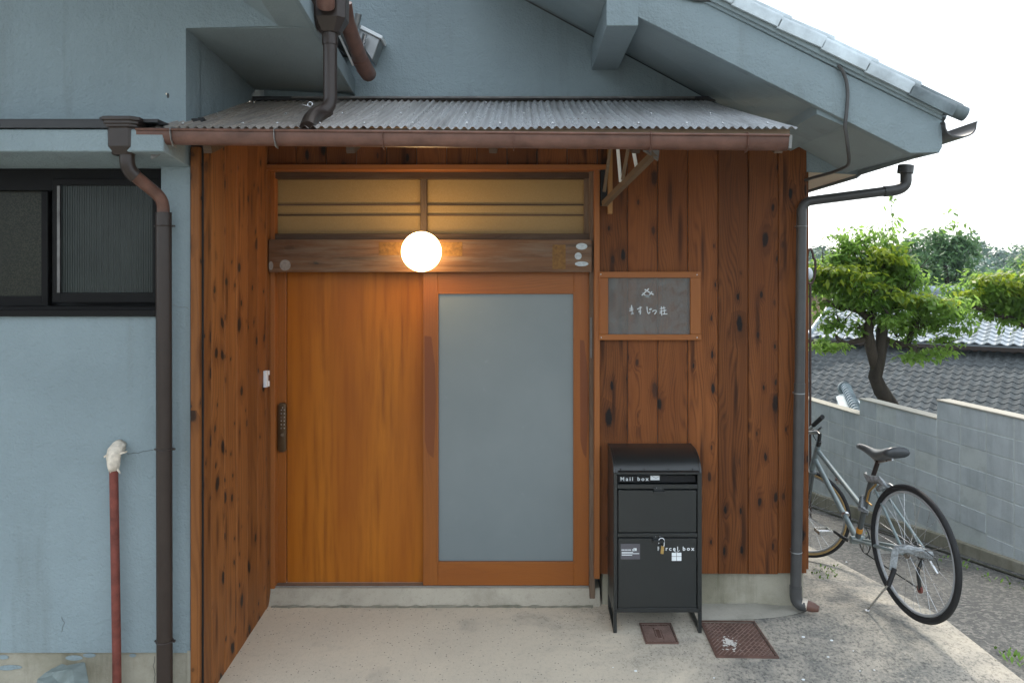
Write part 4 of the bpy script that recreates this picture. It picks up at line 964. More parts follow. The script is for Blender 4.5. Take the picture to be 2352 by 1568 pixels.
# padlock
pk = empty('padlock', P(1520, 1270, yf0 - .02), 'small brass padlock hanging open on the latch of the black parcel box', 'padlock')
yk2 = yf0 - .018
MB().tube([P(1513, 1248, yk2), P(1514, 1240, yk2)] + [P(1519.5 + 6 * math.cos(a), 1240 + -5 * math.sin(a), yk2) for a in lin(math.pi, 0, 8)] + [P(1525.5, 1250, yk2), P(1524, 1257, yk2)], .0022, 8).build('shackle', 'white_plastic', pk, smooth=True)
MB().prism([P(1519, 1253, yk2 - .005), P(1526, 1255, yk2 - .005), P(1524, 1272, yk2 - .005), P(1517, 1271, yk2 - .005)], (0, .010, 0)).build('lock_body', 'brass', pk, bevel=.001)
MB().prism([P(1514, 1252, yk2 + .001), P(1519, 1250, yk2 + .001), P(1519, 1264, yk2 + .001), P(1515.5, 1266, yk2 + .001)], (0, .006, 0)).build('key_tag', 'black_metal', pk)

# stub pipe with wrapped top at the left
sp = empty('capped_pipe', P(268, 1600, 3.46), 'thin rust-red water pipe rising up the grey wall, wrapped in white tape at its top', 'pipe')
yq = 3.47
MB().tube([P(269.5, 1660, yq), P(268, 1500, yq), P(264, 1250, yq), P(261, 1070, yq)], .0185, 16).build('riser', 'rust_red', sp, smooth=True)
MB().tube([P(271, 1470, yq - .018), P(274, 1320, yq - .012), P(270, 1130, yq - .012)], [.0035, .005, .003], 6).build('peeled_paint', 'white_paint', sp) if False else None
mb = MB(); tp = [P(262, 1080, yq), P(261, 1068, yq), P(261, 1050, yq), P(264, 1036, yq + .005), P(271, 1027, yq + .025), P(276, 1022, yq + .05)]
mb.tube(tp, [.021, .028, .029, .031, .030, .028], 20)
wr = mb.build('tape_wrap', 'tape', sp, smooth='all')
for v_ in wr.data.vertices:
    k = 1 + .10 * math.sin(v_.co.z * 260 + v_.co.x * 90) ; v_.co.x *= k; v_.co.y *= k
for (u, v, du, dv) in ((276, 1038, 16, -3), (246, 1042, -8, 5), (258, 1076, -6, 8), (270, 1074, 6, 10)):
    MB().prism([P(u, v, yq - .02), P(u + du, v + dv, yq - .02), P(u + du * .9, v + dv + 4, yq - .015), P(u - 2, v + 6, yq - .02)], (0, .003, 0)).build('tape_end', 'tape', sp)
# stone at the foot of the wall
st = MB(); st.prism([P(70, 1600, 3.36), P(82, 1556, 3.40), P(104, 1540, 3.44), P(118, 1545, 3.42), P(160, 1537, 3.36), P(170, 1600, 3.20)], (.03, .08, 0))
tag(st.build('broken_slab', 'rock', bevel=.01), 'broken grey-green slab lying against the concrete base under the window', 'slab')

# covers in the ground
def cover(name, corners, label, grid, lift=.006, frame=6, group=None):
    c = [Vector((PX(u, yy), yy, 0)) for (u, v, yy) in corners]
    for p in c: p.z = G(p.x, p.y) + lift
    root = empty(name, c[0], label, 'drain cover')
    cen = sum(c, Vector()) / 4
    out = [cen + (p - cen) * 1.0 for p in c]; inn = [cen + (p - cen) * .94 for p in c]
    fr_ = MB(); fr_.add([p + Vector((0, 0, .003)) for p in out] + [p + Vector((0, 0, .003)) for p in inn] + [p + Vector((0, 0, -.02)) for p in out], [(0, 1, 5, 4), (1, 2, 6, 5), (2, 3, 7, 6), (3, 0, 4, 7), (8, 9, 1, 0), (9, 10, 2, 1), (10, 11, 3, 2), (11, 8, 0, 3)])
    fr_.build('rim', 'bumpy_iron', root)
    MB().prism([p - Vector((0, 0, .004)) for p in inn], (0, 0, -.012)).build('plate', 'bumpy_iron', root)
    def uv(s_, t_): return inn[0].lerp(inn[1], s_).lerp(inn[3].lerp(inn[2], s_), t_) + Vector((0, 0, -.0035))
    rb_ = MB()
    return root, uv, rb_
def gp(u, v, it=8):                                  # pixel on the paved ground
    Y = 4.0
    for _ in range(20): Y = (H - G((u - U0) * Y / F, Y)) * F / (v - V0)
    return (u, v, Y)
root, uv, rb_ = cover('drain_cover', [gp(1468, 1433), gp(1541, 1433), gp(1559, 1478.5), gp(1483, 1478.5)], 'small rectangular brown iron cover in front of the black mailbox', 10)
for k in range(-14, 22):
    pts = [(x, k / 16 + x * .55) for x in lin(0.03, .97, 12)]; pts = [p for p in pts if .04 < p[1] < .96 and not (.40 < p[0] < .60 and .25 < p[1] < .75)]
    seg_ = []
    for p in pts:
        if seg_ and abs(p[0] - seg_[-1][0]) > .1:
            if len(seg_) > 1: rb_.bar(uv(*seg_[0]), uv(*seg_[-1]), .003, .003)
            seg_ = []
        seg_.append(p)
    if len(seg_) > 1: rb_.bar(uv(*seg_[0]), uv(*seg_[-1]), .003, .003)
for a, b in (((.42, .25), (.58, .25)), ((.58, .25), (.58, .75)), ((.58, .75), (.42, .75)), ((.42, .75), (.42, .25))): rb_.bar(uv(*a), uv(*b), .003, .004)
rb_.build('tread_pattern', 'worn_iron', root, kind='stuff')
root, uv, rb_ = cover('manhole_cover', [gp(1607, 1427.5), gp(1733, 1428.5), gp(1790, 1512), gp(1645, 1510)], 'large square brown iron cover with a white paint splash beside the mailbox', 12)
for k in range(1, 24):
    a = k / 12
    p0 = (max(.02, a - .98), min(.98, a)); p1 = (min(.98, a), max(.02, a - .98))
    n_ = 7
    rb_.bar(uv(*p0), uv(*p1), .003, .0035)
    if True:
        for j in range(1, 6):
            t = (j + .5 * (k % 2)) / 6; q0 = (p0[0] + (p1[0] - p0[0]) * t, p0[1] + (p1[1] - p0[1]) * t); q1 = (q0[0] + .04, q0[1] + .04)
            if q1[0] < .98 and q1[1] < .98: rb_.bar(uv(*q0), uv(*q1), .0028, .003)
rb_.build('tread_pattern', 'worn_iron', root, kind='stuff')
mb = MB(); cc = uv(.30, .66)
for k in range(60):
    a = random.uniform(0, 2 * math.pi); r_ = abs(random.gauss(0, .45)); c = uv(.30 + (.21) * r_ * math.cos(a), .62 + .27 * r_ * math.sin(a)) + Vector((0, 0, .0025 + k * .00002)); s_ = random.uniform(.004, .016) * (1.2 - min(1, r_ * .8))
    mb.prism([c + Vector((s_ * math.cos(t) * random.uniform(.4, 1.3), s_ * math.sin(t) * random.uniform(.4, 1.2), 0)) for t in lin(0, 5.2, 6)], (0, 0, .0006))
mb.build('paint_splash', 'white_splash', root)
# cement patch at the foot of the corner
topl = [(1612, 1384), (1680, 1380), (1740, 1378), (1800, 1378), (1835, 1383), (1850, 1388)]
botl = [(1612, 1424), (1672, 1425), (1728, 1422), (1788, 1419), (1822, 1411), (1851, 1404)]
mb = MB()
for j in range(5):
    for (ua_, va_), (ub_, vb_) in zip(topl, botl):
        t = j / 4; _, _, Y = gp(ua_ + (ub_ - ua_) * t + random.uniform(-2, 2), va_ + (vb_ - va_) * t + (random.uniform(-1.5, 1.5) if j == 4 else 0)); x = PX(ua_ + (ub_ - ua_) * t, Y)
        mb.v.append((x, Y, G(x, Y) + (.009 if 0 < j < 4 else .003)))
for j in range(4):
    for i in range(5): q_ = j * 6 + i; mb.f.append((q_, q_ + 1, q_ + 7, q_ + 6))
mb.build('cement_patch', 'slab_light', kind='structure', smooth='all')
# hairline cracks
def crack(pts, y, par, wpx=1.0, m='black_inside'):
    fine = []
    for (a, b) in zip(pts[:-1], pts[1:]):
        for k in range(5):
            t = k / 5; fine.append((a[0] + (b[0] - a[0]) * t + random.uniform(-1.2, 1.2), a[1] + (b[1] - a[1]) * t + random.uniform(-1.2, 1.2)))
    fine.append(pts[-1]); g_ = stroke(fine, wpx, y=y, th=.0006); return g_.build('crack', m, par)
crack([(292, 1042), (318, 1040), (336, 1034), (352, 1032)], YL - .0004, house, .8, 'flashing')
crack([(398, 700), (410, 706), (424, 704), (434, 710)], YL - .0004, house, .6, 'flashing_light')
crack([(356, 1505), (352, 1530), (357, 1550), (352, 1575)], YL + .0115, house, .9, 'flashing')
crack([(142, 1416), (148, 1430), (141, 1450)], YL - .0004, house, .8, 'flashing')
MB().disc((PX(386, YL), YL - .0006, PZ(220, YL)), .006, .012, .001, 9).build('chip', 'flashing', house)
MB().disc((PX(382, YL), YL - .0006, PZ(216, YL)), .003, .005, .001, 7).build('chip', 'cream', house)
mb = MB()
xs_ = lin(XS + .02, PX(1362, YB), 70)
for x in xs_:
    j1 = random.uniform(0, .010); mb.v += [(x, YB - .012 - j1, G(x, YB - .02) + .002), (x, YB - .004, .040 + random.uniform(-.004, .006))]
for i in range(len(xs_) - 1): mb.f.append((2 * i, 2 * i + 2, 2 * i + 3, 2 * i + 1))
mb.build('cement_fillet', 'gutter_dirt_light', house, fixn=False)
# crumbs on the concrete
mb = MB()
for (u, v) in ((1944, 1290), (1700, 1508), (1910, 1470), (1975, 1540), (1845, 1560), (2008, 1538), (1408, 1532), (1640, 1556), (1460, 1540), (1845, 1462), (1960, 1494), (1902, 1508)):
    _, _, Y = gp(u, v); x = PX(u, Y); s_ = random.uniform(.004, .010)
    mb.ball((x, Y, G(x, Y) + .001), s_, 7, 4, (1, .8, .35))
tag(mb.build('debris', 'white_paint'), 'white crumbs scattered over the concrete near the road', None, kind='stuff')
# weeds
def weed(name, spots, n, hgt, label, spread=.05):
    mb = MB()
    for (u, v) in spots:
        _, _, Y = gp(u, v); x = PX(u, Y); z = G(x, Y)
        for k in range(n):
            a = random.uniform(0, 6.28); l = hgt * random.uniform(.5, 1.2); b_ = Vector((x + random.gauss(0, spread), Y + random.gauss(0, spread), z)); d = Vector((math.cos(a) * .7, math.sin(a) * .7, .8)) * l; w_ = Vector((-math.sin(a), math.cos(a), 0)) * l * .22
            mb.add([b_, b_ + d * .55 + w_, b_ + d, b_ + d * .55 - w_], [(0, 1, 2, 3)])
    return tag(mb.build(name, 'weed', fixn=False), label, 'weeds', kind='stuff')
weed('weeds', [(1872, 1313), (1888, 1322), (1902, 1316), (1915, 1310)], 9, .032, 'sparse low weeds by the corner of the boards')
weed('weeds', [(2210, 1512), (2200, 1508)] if False else [(2340, 1512), (2352, 1518)], 22, .035, 'green tuft at the seam of concrete and road')
weed('weeds', [(2170, 1282), (2210, 1298), (2290, 1330), (2325, 1345), (1990, 1232), (2215, 1304)], 9, .035, 'weeds growing in the drain under the block wall', .04)

# ================================================================== block wall
bw = empty('block_wall', (wall_x(7), 7, -.4), 'stepped grey concrete block wall along the sloping road', 'wall')
BL, BH, TH = .272, .1555, .12
wd = Vector((-.1644, 1, 0)).normalized(); wn_ = Vector((wd.y, -wd.x, 0))   # along (away), outward to +X
Y1 = 6.489
def wall_top(i): return .872 if i < 0 else (.718 if i < 4 else (.563 if i < 9 else .408))
base = Vector((wall_x(Y1), Y1, 0)); 
shared = None
i0, i1 = -9, 14
mesh_b = {}
for i in range(i0, i1):
    p = base + wd * (i * BL / 1.0)
    top_ = wall_top(i); gz = G(p.x, p.y); k = 0
    while top_ - (k + 1) * BH > gz - .25 and k < 10:
        z1 = top_ - k * BH; off = random.uniform(.001, .005); j = .0055
        a = p + wd * j + wn_ * off; b = p + wd * (BL - j) + wn_ * off
        MB().prism([(a.x, a.y, z1 - BH + j), (b.x, b.y, z1 - BH + j), (b.x, b.y, z1 - j * .5), (a.x, a.y, z1 - j * .5)], wn_ * TH).build('block', 'wall_block', bw, bevel=.003)
        k += 1
for (ia, ib, zt_) in ((i0, 0, .872), (0, 4, .718), (4, 9, .563), (9, i1, .408)):
    a = base + wd * ia * BL + wn_ * .0045; b = base + wd * ib * BL + wn_ * .0045
    MB().prism([(a.x, a.y, -1.2), (b.x, b.y, -1.6), (b.x, b.y, zt_ - .006), (a.x, a.y, zt_ - .006)], wn_ * (TH - .008)).build('mortar', 'mortar', bw)
    a = base + wd * (ia * BL) - wn_ * .004; b = base + wd * (ib * BL) - wn_ * .004
    MB().prism([(a.x, a.y, zt_ - .002), (b.x, b.y, zt_ - .002), (b.x, b.y, zt_ + .012), (a.x, a.y, zt_ + .012)], wn_ * (TH + .008)).build('coping', 'coping', bw, bevel=.003)
a = base + wd * i0 * BL; b = base + wd * i1 * BL
pz = lambda q: -.218 - .085 * (q.y - Y1) + (-.02 if q.y > 7.5 else 0)
seg_ = [base + wd * t * BL for t in (i0, 0, 5, i1)]
for a, b in zip(seg_[:-1], seg_[1:]):
    a_, b_ = a - wn_ * .035, b - wn_ * .035
    MB().prism([(a_.x, a_.y, -1.3), (b_.x, b_.y, -1.3), (b_.x, b_.y, pz(b)), (a_.x, a_.y, pz(a))], wn_ * .16).build('wall_footing', 'plinth', bw, bevel=.006)

# ================================================================== bicycle
bk = empty('bicycle', (2.1, 4.6, -.02), 'grey step-through bicycle on its kickstand beside the block wall', 'bicycle')
def bp(u, v, dx=0.0):
    Y = 2.304 / ((u - U0) / F + .0493); p = P(u, v, Y); p.x += dx; return p
def btube(pts, r, nm, m='frame_paint', seg=12): return MB().tube(pts, r, seg).build(nm, m, bk, smooth=True)
RH = P(2097, 1268, 4.20); BBp = bp(1969, 1239); 
FH = P(1849, 1177, 5.60)
HT, HB_ = bp(1879, 1023), bp(1864, 1081)
ST, SC = bp(2003, 1095), bp(1987, 1172)
frame = btube([HT, HB_], .019, 'frame')
for (a, b, r, m) in ((bp(1880, 1037), SC, .016, 'frame_paint'), (bp(1873, 1057), BBp, .017, 'frame_paint'), (BBp, ST, .0165, 'frame_paint_dark')):
    MB().tube([a, b], r, 12).build('frame_tube', m, frame, smooth=True)
off = Vector((.062, 0.01, 0)); 
for s_ in (-1, 1):
    hubp = RH + off * s_
    MB().tube([BBp + Vector((.03 * s_, 0, 0)), hubp], .010, 10).build('chainstay', 'frame_paint', frame, smooth=True)
    MB().tube([bp(2019, 1125) + Vector((.022 * s_, 0, 0)), hubp + Vector((0, 0, .02))], .008, 10).build('seatstay', 'frame_paint', frame, smooth=True)
MB().tube([ST, bp(2019, 1125)], .012, 10).build('frame_tube', 'frame_paint', frame, smooth=True)
MB().tube([BBp + Vector((-.04, 0, 0)), BBp + Vector((.04, 0, 0))], .024, 16).build('bottom_bracket', 'frame_paint', frame, smooth=True)
MB().tube([bp(1925, 1100) + Vector((0, 0, .0)), bp(1928, 1106)], .024, 12).build('cable_band', 'steel', frame, smooth=True)
MB().tube([bp(1941, 1180), bp(1943, 1184)], .024, 12).build('cable_band', 'steel', frame, smooth=True)
MB().box(ST.x - .03, ST.x - .010, 0, .001, 0, .001) if False else None
c_ = BBp.lerp(ST, .16); MB().tube([c_ - (ST - BBp) * .035, c_ + (ST - BBp) * .035], .0185, 12).build('reflector', 'orange_sticker', frame, smooth=True)
# fork
for s_ in (-1, 1):
    o_ = Vector((.048 * .62 * s_, .048 * .78 * s_, 0))
    MB().tube([HB_ + o_ * .7, HB_.lerp(FH, .5) + o_, FH + o_ * 1.05 + Vector((0, 0, .0))], [.014, .012, .008], 10).build('fork_blade', 'frame_paint_dark', frame, smooth=True)
MB().ball(HB_ + Vector((0, .0, -.01)), .036, 12, 8, (1, 1, .6)).build('fork_crown', 'frame_paint_dark', frame, smooth='all')
# seat post and saddle
btube([ST - (ST - BBp) * .1, bp(2017, 1058)], .0135, 'seat_post', 'dark_brown_pipe')
sm_ = MB(); N = 14
sn, sr_ = bp(1974, 1029), bp(2065, 1045)
ax = (sr_ - sn)
pts = []
for i in range(N + 1):
    t = i / N; c = sn + ax * t + Vector((0, 0, .012 * math.cos(t * math.pi * 2) )); w_ = .020 + .058 * max(0, (t - .25) / .75) ** 1.3; 
    if t > .93: w_ *= .8
    h_ = .018 + .016 * t; sd_ = Vector((1, 0, 0))
    for k in range(12):
        a = 2 * math.pi * k / 12; sm_.v.append(tuple(c + sd_ * w_ * math.cos(a) + Vector((0, 0, h_ * math.sin(a) * (1.0 if math.sin(a) > 0 else 1.7 * (1 - abs(t - .5)))))))
for i in range(N):
    for k in range(12): sm_.f.append((i * 12 + k, i * 12 + (k + 1) % 12, (i + 1) * 12 + (k + 1) % 12, (i + 1) * 12 + k))
sm_.f.append(tuple(range(12))); sm_.f.append(tuple(N * 12 + k for k in range(12)))
sad = sm_.build('saddle', 'saddle', bk, smooth='all')
MB().tube([sn.lerp(sr_, .25) - Vector((0, 0, .02)), bp(2014, 1062), sn.lerp(sr_, .85) - Vector((0, 0, .03))], .006, 8).build('saddle_rail', 'steel', sad, smooth=True)
# stem, handlebar, grips
btube([HT, bp(1882, 1012)], .017, 'headset', 'black_metal')
sb_ = [bp(1881, 1014), bp(1883, 996), bp(1878, 992.5)]
btube(sb_ + [P(1850, 993, 5.75)], .013, 'stem', 'black_metal')
hc = P(1850, 993, 5.75); he = P(1889, 957, 5.35)
btube([P(1812, 1020, 6.1), hc, hc.lerp(he, .55)], .011, 'handlebar', 'steel')
btube([hc.lerp(he, .50), he], .016, 'grip', 'rubber')
btube([hc.lerp(he, .3) + Vector((0, 0, .0)), P(1876, 990, 5.45), P(1886, 981, 5.38)], .007, 'brake_lever', 'black_metal')
btube([hc.lerp(he, .4), P(1868, 1000, 5.5), P(1874, 1010, 5.45)], .004, 'brake_cable', 'black_metal', 6)
def wheel(c, d, r, tire_m, hubw, nsp=28, tan=False):
    d = Vector(d).normalized(); upv = Vector((0, 0, 1)); n_ = d.cross(upv)
    ty = MB().torus(c, d, upv, r - .016, .0165, 72, 12).build('wheel', tire_m, bk, smooth='all')
    if tan:
        for s_ in (-1, 1): MB().torus(c + n_ * .009 * s_, d, upv, r - .026, .009, 64, 6).build('sidewall', 'tan_wall', ty, smooth='all')
    MB().torus(c, d, upv, r - .041, .0085, 64, 8).build('rim', 'rim', ty, smooth='all')
    MB().tube([c - n_ * hubw, c + n_ * hubw], .018, 14).build('hub', 'steel', ty, smooth=True)
    for s_ in (-1, 1): MB().tube([c + n_ * hubw * s_ * .8, c + n_ * hubw * s_ * .88], .030, 18).build('hub_flange', 'steel', ty, smooth=True)
    for k in range(nsp):
        a = 2 * math.pi * k / nsp; s_ = 1 if k % 2 else -1; tw = .42 * (1 if k % 4 < 2 else -1)
        rimp = c + (d * math.cos(a) + upv * math.sin(a)) * (r - .034); hp_ = c + (d * math.cos(a + tw) + upv * math.sin(a + tw)) * .028 + n_ * hubw * .8 * s_
        MB().tube([hp_, rimp], .0011, 5).build('spoke', 'steel', ty)
    return ty
wr_ = wheel(RH, (-.18, .984, .02), .353, 'rubber', .045)
wf_ = wheel(FH, (-.78, .62, -.02), .315, 'rubber', .035, 28, True)
# cranks, pedals, chainring, chain
rn = Vector((1, .05, 0)).normalized()
MB().torus(BBp + rn * .045, (0, 1, 0), (0, 0, 1), .080, .004, 40, 6).build('chainring', 'black_metal', bk, smooth='all')
mb = MB()
for k in range(5):
    a = k * 2 * math.pi / 5; mb.bar(BBp + rn * .045, BBp + rn * .045 + Vector((0, math.cos(a), math.sin(a))) * .08, .010, .004, (1, 0, 0))
mb.build('chainring_spider', 'dull_metal', bk)
PL = P(1908, 1219, 4.9); 
btube([BBp - rn * .055, BBp - rn * .06 + (PL - BBp) * .1, PL + Vector((.02, 0, 0))], [.014, .012, .009], 'crank_arm', 'black_metal')
PR = BBp + rn * .06 - (PL - BBp) * 1.0; PR.x = BBp.x + .075
btube([BBp + rn * .055, PR], [.013, .009], 'crank_arm', 'black_metal')
def pedal(c, s_):
    x0_, x1_ = (c.x - .085, c.x - .005) if s_ < 0 else (c.x + .005, c.x + .085)
    mb = MB()
    for yy in (-.045, .045): mb.bar((x0_, c.y + yy, c.z), (x1_, c.y + yy, c.z), .006, .024)
    for xx in (x0_, x1_): mb.bar((xx, c.y - .045, c.z), (xx, c.y + .045, c.z), .006, .022)
    mb.tube([(x0_, c.y, c.z), (x1_, c.y, c.z)], .007, 8)
    mb.build('pedal', 'steel', bk)
pedal(PL, -1); pedal(PR, 1)
spr = RH + rn * .040
MB().torus(spr, (0, 1, 0), (0, 0, 1), .032, .010, 24, 6).build('sprocket', 'black_metal', bk, smooth='all')
def chain(a, b, n):
    mb = MB(); d = (b - a)
    for k in range(n):
        p = a + d * ((k + .2) / n); mb.bar(p, a + d * ((k + .8) / n), .006, .008)
    return mb
DR = P(2113, 1352, 4.22)
ch_ = chain(BBp + rn * .045 + Vector((0, 0, .08)), spr + Vector((0, 0, .036)), 40)
c2 = chain(BBp + rn * .045 + Vector((0, -.02, -.078)), DR, 40); ch_.add(c2.v, c2.f)
ch_.build('chain', 'black_metal', bk, kind='stuff')
btube([spr + Vector((.02, 0, -.02)), P(2108, 1310, 4.18), DR], .010, 'derailleur_arm', 'black_metal')
MB().tube([DR - Vector((.006, 0, 0)), DR + Vector((.006, 0, 0))], .022, 14).build('jockey_wheel', 'rust_red', bk, smooth=True)
btube([P(2124, 1262, 4.15), P(2150, 1283, 4.12), P(2158, 1308, 4.12), P(2146, 1318, 4.13)], .0025, 'gear_cable', 'black_metal', 6)
btube([P(2135, 1288, 4.1), P(2152, 1316, 4.08)], .009, 'quick_release', 'steel')
# wrapped lock bundle at the seat and at the hub
def bundle(pts, rr, nm, m='plastic_wrap', jit=.012):
    o = MB().tube(pts, rr, 12).build(nm, m, bk, smooth='all')
    for v_ in o.data.vertices: v_.co += Vector((random.uniform(-jit, jit), random.uniform(-jit, jit), random.uniform(-jit, jit)))
bundle([bp(2002, 1093, -.03), bp(2012, 1100, -.03), bp(2030, 1102, -.02), bp(2045, 1116, -.02), bp(2030, 1124, -.03)], [.018, .02, .017, .022, .014], 'plastic_bag')
bundle([bp(1992, 1140, -.03), bp(1990, 1166, -.03), bp(2004, 1178, -.03)], [.010, .016, .012], 'plastic_bag')
bundle([RH + Vector((-.11, -.03, .03)), RH + Vector((-.05, -.04, .035)), RH + Vector((.02, -.04, .02)), RH + Vector((.08, -.03, .0))], [.012, .020, .020, .014], 'plastic_bag')
btube([bp(2028, 1112, -.04), bp(2016, 1128, -.05), bp(2010, 1150, -.05), bp(2018, 1160, -.04)], .006, 'lock_chain', 'brass', 8)
btube([bp(2019, 1133) + Vector((-.03, 0, .0)), bp(2022, 1118), bp(2032, 1112) + Vector((.03, 0, 0)), bp(2048, 1128) + Vector((.045, 0, 0))], .008, 'brake_caliper', 'dull_metal')
# kickstand
KS = RH + Vector((-.10, .0, -.03)); _, _, yk3 = gp(1992, 1403)
KE = Vector((PX(1992, yk3), yk3, G(PX(1992, yk3), yk3) + .006))
k0 = P(2052, 1250, 4.16); k1 = P(2046, 1315, 4.16)
MB().prism([P(2048, 1262, 4.15), P(2066, 1256, 4.15), P(2060, 1300, 4.15), P(2056, 1314, 4.15), P(2042, 1308, 4.15)], (.006, .012, 0)).build('kickstand_plate', 'plastic_wrap', bk, bevel=.002)
btube([P(2055, 1305, 4.14), P(2040, 1345, 4.12)], .013, 'kickstand_sleeve', 'rubber')
btube([P(2042, 1340, 4.12), KE], .0055, 'kickstand', 'steel')
MB().ball(KE, .012, 8, 6, (1, 1, .4)).build('kickstand_foot', 'white_plastic', bk)

# ================================================================== street lamp behind the corner
slm = empty('iron_lantern', P(1861, 760, 7.5), 'rusty iron ring lantern peeking past the grey downpipe above the tree', 'lantern')
cL = P(1861, 612, 7.5); 
ring = [cL + Vector((.050 * math.cos(a) * (.7 if math.sin(a) > .4 else 1), 0, .165 * math.sin(a))) for a in lin(-math.pi / 2, math.pi * 1.5, 40)]
MB().tube(ring, .012, 8).build('ring', 'street_iron', slm, smooth=True)
MB().ball(cL + Vector((-.01, 0, -.07)), .036, 16, 12, (1, 1, 1.6)).build('glass_bulb', 'milk_glass', slm, smooth='all')
MB().tube([cL + Vector((0, 0, -.165)), cL + Vector((0.0, 0, -2.6))], .012, 8).build('post', 'street_iron', slm, smooth=True)

# ================================================================== lower houses
gdir = Vector((.747, 1, .439)).normalized(); edir = Vector((.801, -.598, 0)).normalized(); ndir = edir.cross(gdir); ndir = ndir if ndir.z > 0 else -ndir
def tile_mesh(name, wt, ln, amp, m, seg=8):
    me = bpy.data.meshes.new(name); vs = []; fs = []
    for j, (t, l) in enumerate(((0, .018), (1.0, .0))):
        for i in range(seg + 1):
            s_ = i / seg; h_ = amp * (math.cos(2 * math.pi * s_) * .5 + .5) ** 1.3
            vs.append(tuple(edir * (s_ * wt) - gdir * (-(t - .0) * (ln * 1.12)) + ndir * (h_ + l)))
    for i in range(seg): fs.append((i, i + 1, seg + 2 + i, seg + 1 + i))
    o0 = len(vs)
    for i in range(seg + 1):
        s_ = i / seg; h_ = amp * (math.cos(2 * math.pi * s_) * .5 + .5) ** 1.3
        vs.append(tuple(edir * (s_ * wt) + ndir * (h_ - .006)))
    for i in range(seg): fs.append((o0 + i, o0 + i + 1, i + 1, i))
    me.from_pydata(vs, [], fs); me.polygons.foreach_set('use_smooth', [True] * len(fs)); me.set_sharp_from_angle(angle=math.radians(50)); me.materials.append(M[m]); return me
def tiled_roof(root, part, org, ncol, nrow, wt, ln, amp, m, cond, c0=0):
    me = tile_mesh('roof_tile', wt, ln, amp, m); n = 0; rest = []
    cand = []
    for j in range(nrow):
        for i in range(c0, c0 + ncol):
            p = org + edir * (i * wt) + gdir * (j * ln)
            q_ = ((p.x * F / p.y) + U0, V0 + (H - p.z) * F / p.y); cand.append((not cond(*q_), p.y, i, j, p))
    cand.sort(key=lambda t: (t[0], t[1]))
    for k, (_, _, i, j, p) in enumerate(cand):
        if k < 300:
            o = bpy.data.objects.new('roof_tile', me); COL.objects.link(o); o.location = p + ndir * random.uniform(-.003, .006) + gdir * random.uniform(-.008, .008); attach(o, part)
        else: rest.append(p)
    if rest:
        mb = MB(); vs0 = [v.co.copy() for v in me.vertices]; fs0 = [tuple(f.vertices) for f in me.polygons]
        for p in rest: mb.add([p + v for v in vs0], fs0)
        mb.build('remaining_tiles', m, part, kind='stuff', smooth='all', fixn=False)
# dark roof
h1 = empty('lower_house', P(2200, 1000, 18), 'lower house with the dull grey tiled roof just beyond the block wall', 'house', None)
wt1, ln1 = .205, .262; T1 = P(2209, 800, 19.7)
nr = 20; org1 = T1 - gdir * (nr * ln1) - edir * (wt1 * 26)
A = org1; B = A + edir * (wt1 * 52); C = B + gdir * ln1 * nr; D = A + gdir * ln1 * nr
rp1 = MB().prism([A - ndir * .02, B - ndir * .02, C - ndir * .02, D - ndir * .02], -ndir * .1).build('roof_slope', 'dark_tile', h1)
tiled_roof(h1, rp1, org1, 52, nr, wt1, ln1, .045, 'dark_tile', lambda u, v: 1850 < u < 2380 and 780 < v < 965)
MB().prism([A - ndir * .15, B - ndir * .15, C - ndir * .15, D - ndir * .15], (0, 0, -3)).build('house_walls', 'beige_wall', h1)
# bright roof
h2 = empty('upper_house', P(2200, 900, 21), 'neighbouring house with the shiny silver tiled roof behind the tree', 'house', None)
wt2, ln2 = .265, .235; E2 = P(2209, 790, 19.2); VL = P(1852, 772, 19.2 + .0)
# left verge lies where the eave meets u=1856
tt = 0
best = min((abs(((E2 + edir * s).x * F / (E2 + edir * s).y + U0) - 1856), s) for s in lin(-8, 0, 900))[1]
org2 = E2 + edir * best; nr2 = 15; nc2 = 26
A = org2; B = A + edir * (wt2 * nc2); C = B + gdir * ln2 * nr2; D = A + gdir * ln2 * nr2
rp2 = MB().prism([A - ndir * .02, B - ndir * .02, C - ndir * .02, D - ndir * .02], -ndir * .1).build('roof_slope', 'shiny_tile', h2)
tiled_roof(h2, rp2, org2, nc2, nr2, wt2, ln2, .055, 'shiny_tile', lambda u, v: u < 2380)
MB().tube([A + ndir * .05, D + ndir * .05], .07, 10).build('verge_ridge', 'ridge_tile', h2, smooth=True)
MB().tube([D + ndir * .10, C + ndir * .10], .13, 12).build('ridge', 'ridge_tile', h2, smooth=True)
MB().bar(A - gdir * .05 - ndir * .07, B - gdir * .05 - ndir * .07, .10, .09).build('gutter', 'dark_brown_pipe', h2)
MB().prism([A + gdir * .35 - ndir * .15, B + gdir * .35 - ndir * .15, C - ndir * .15, D - ndir * .15], (0, 0, -4)).build('house_walls', 'old_x', h2)
# back slope
MB().prism([D, C, C + Vector((2.2, 3.0, -1.2)), D + Vector((2.2, 3.0, -1.2))], (0, 0, -.1)).build('back_slope', 'dark_tile', h2)
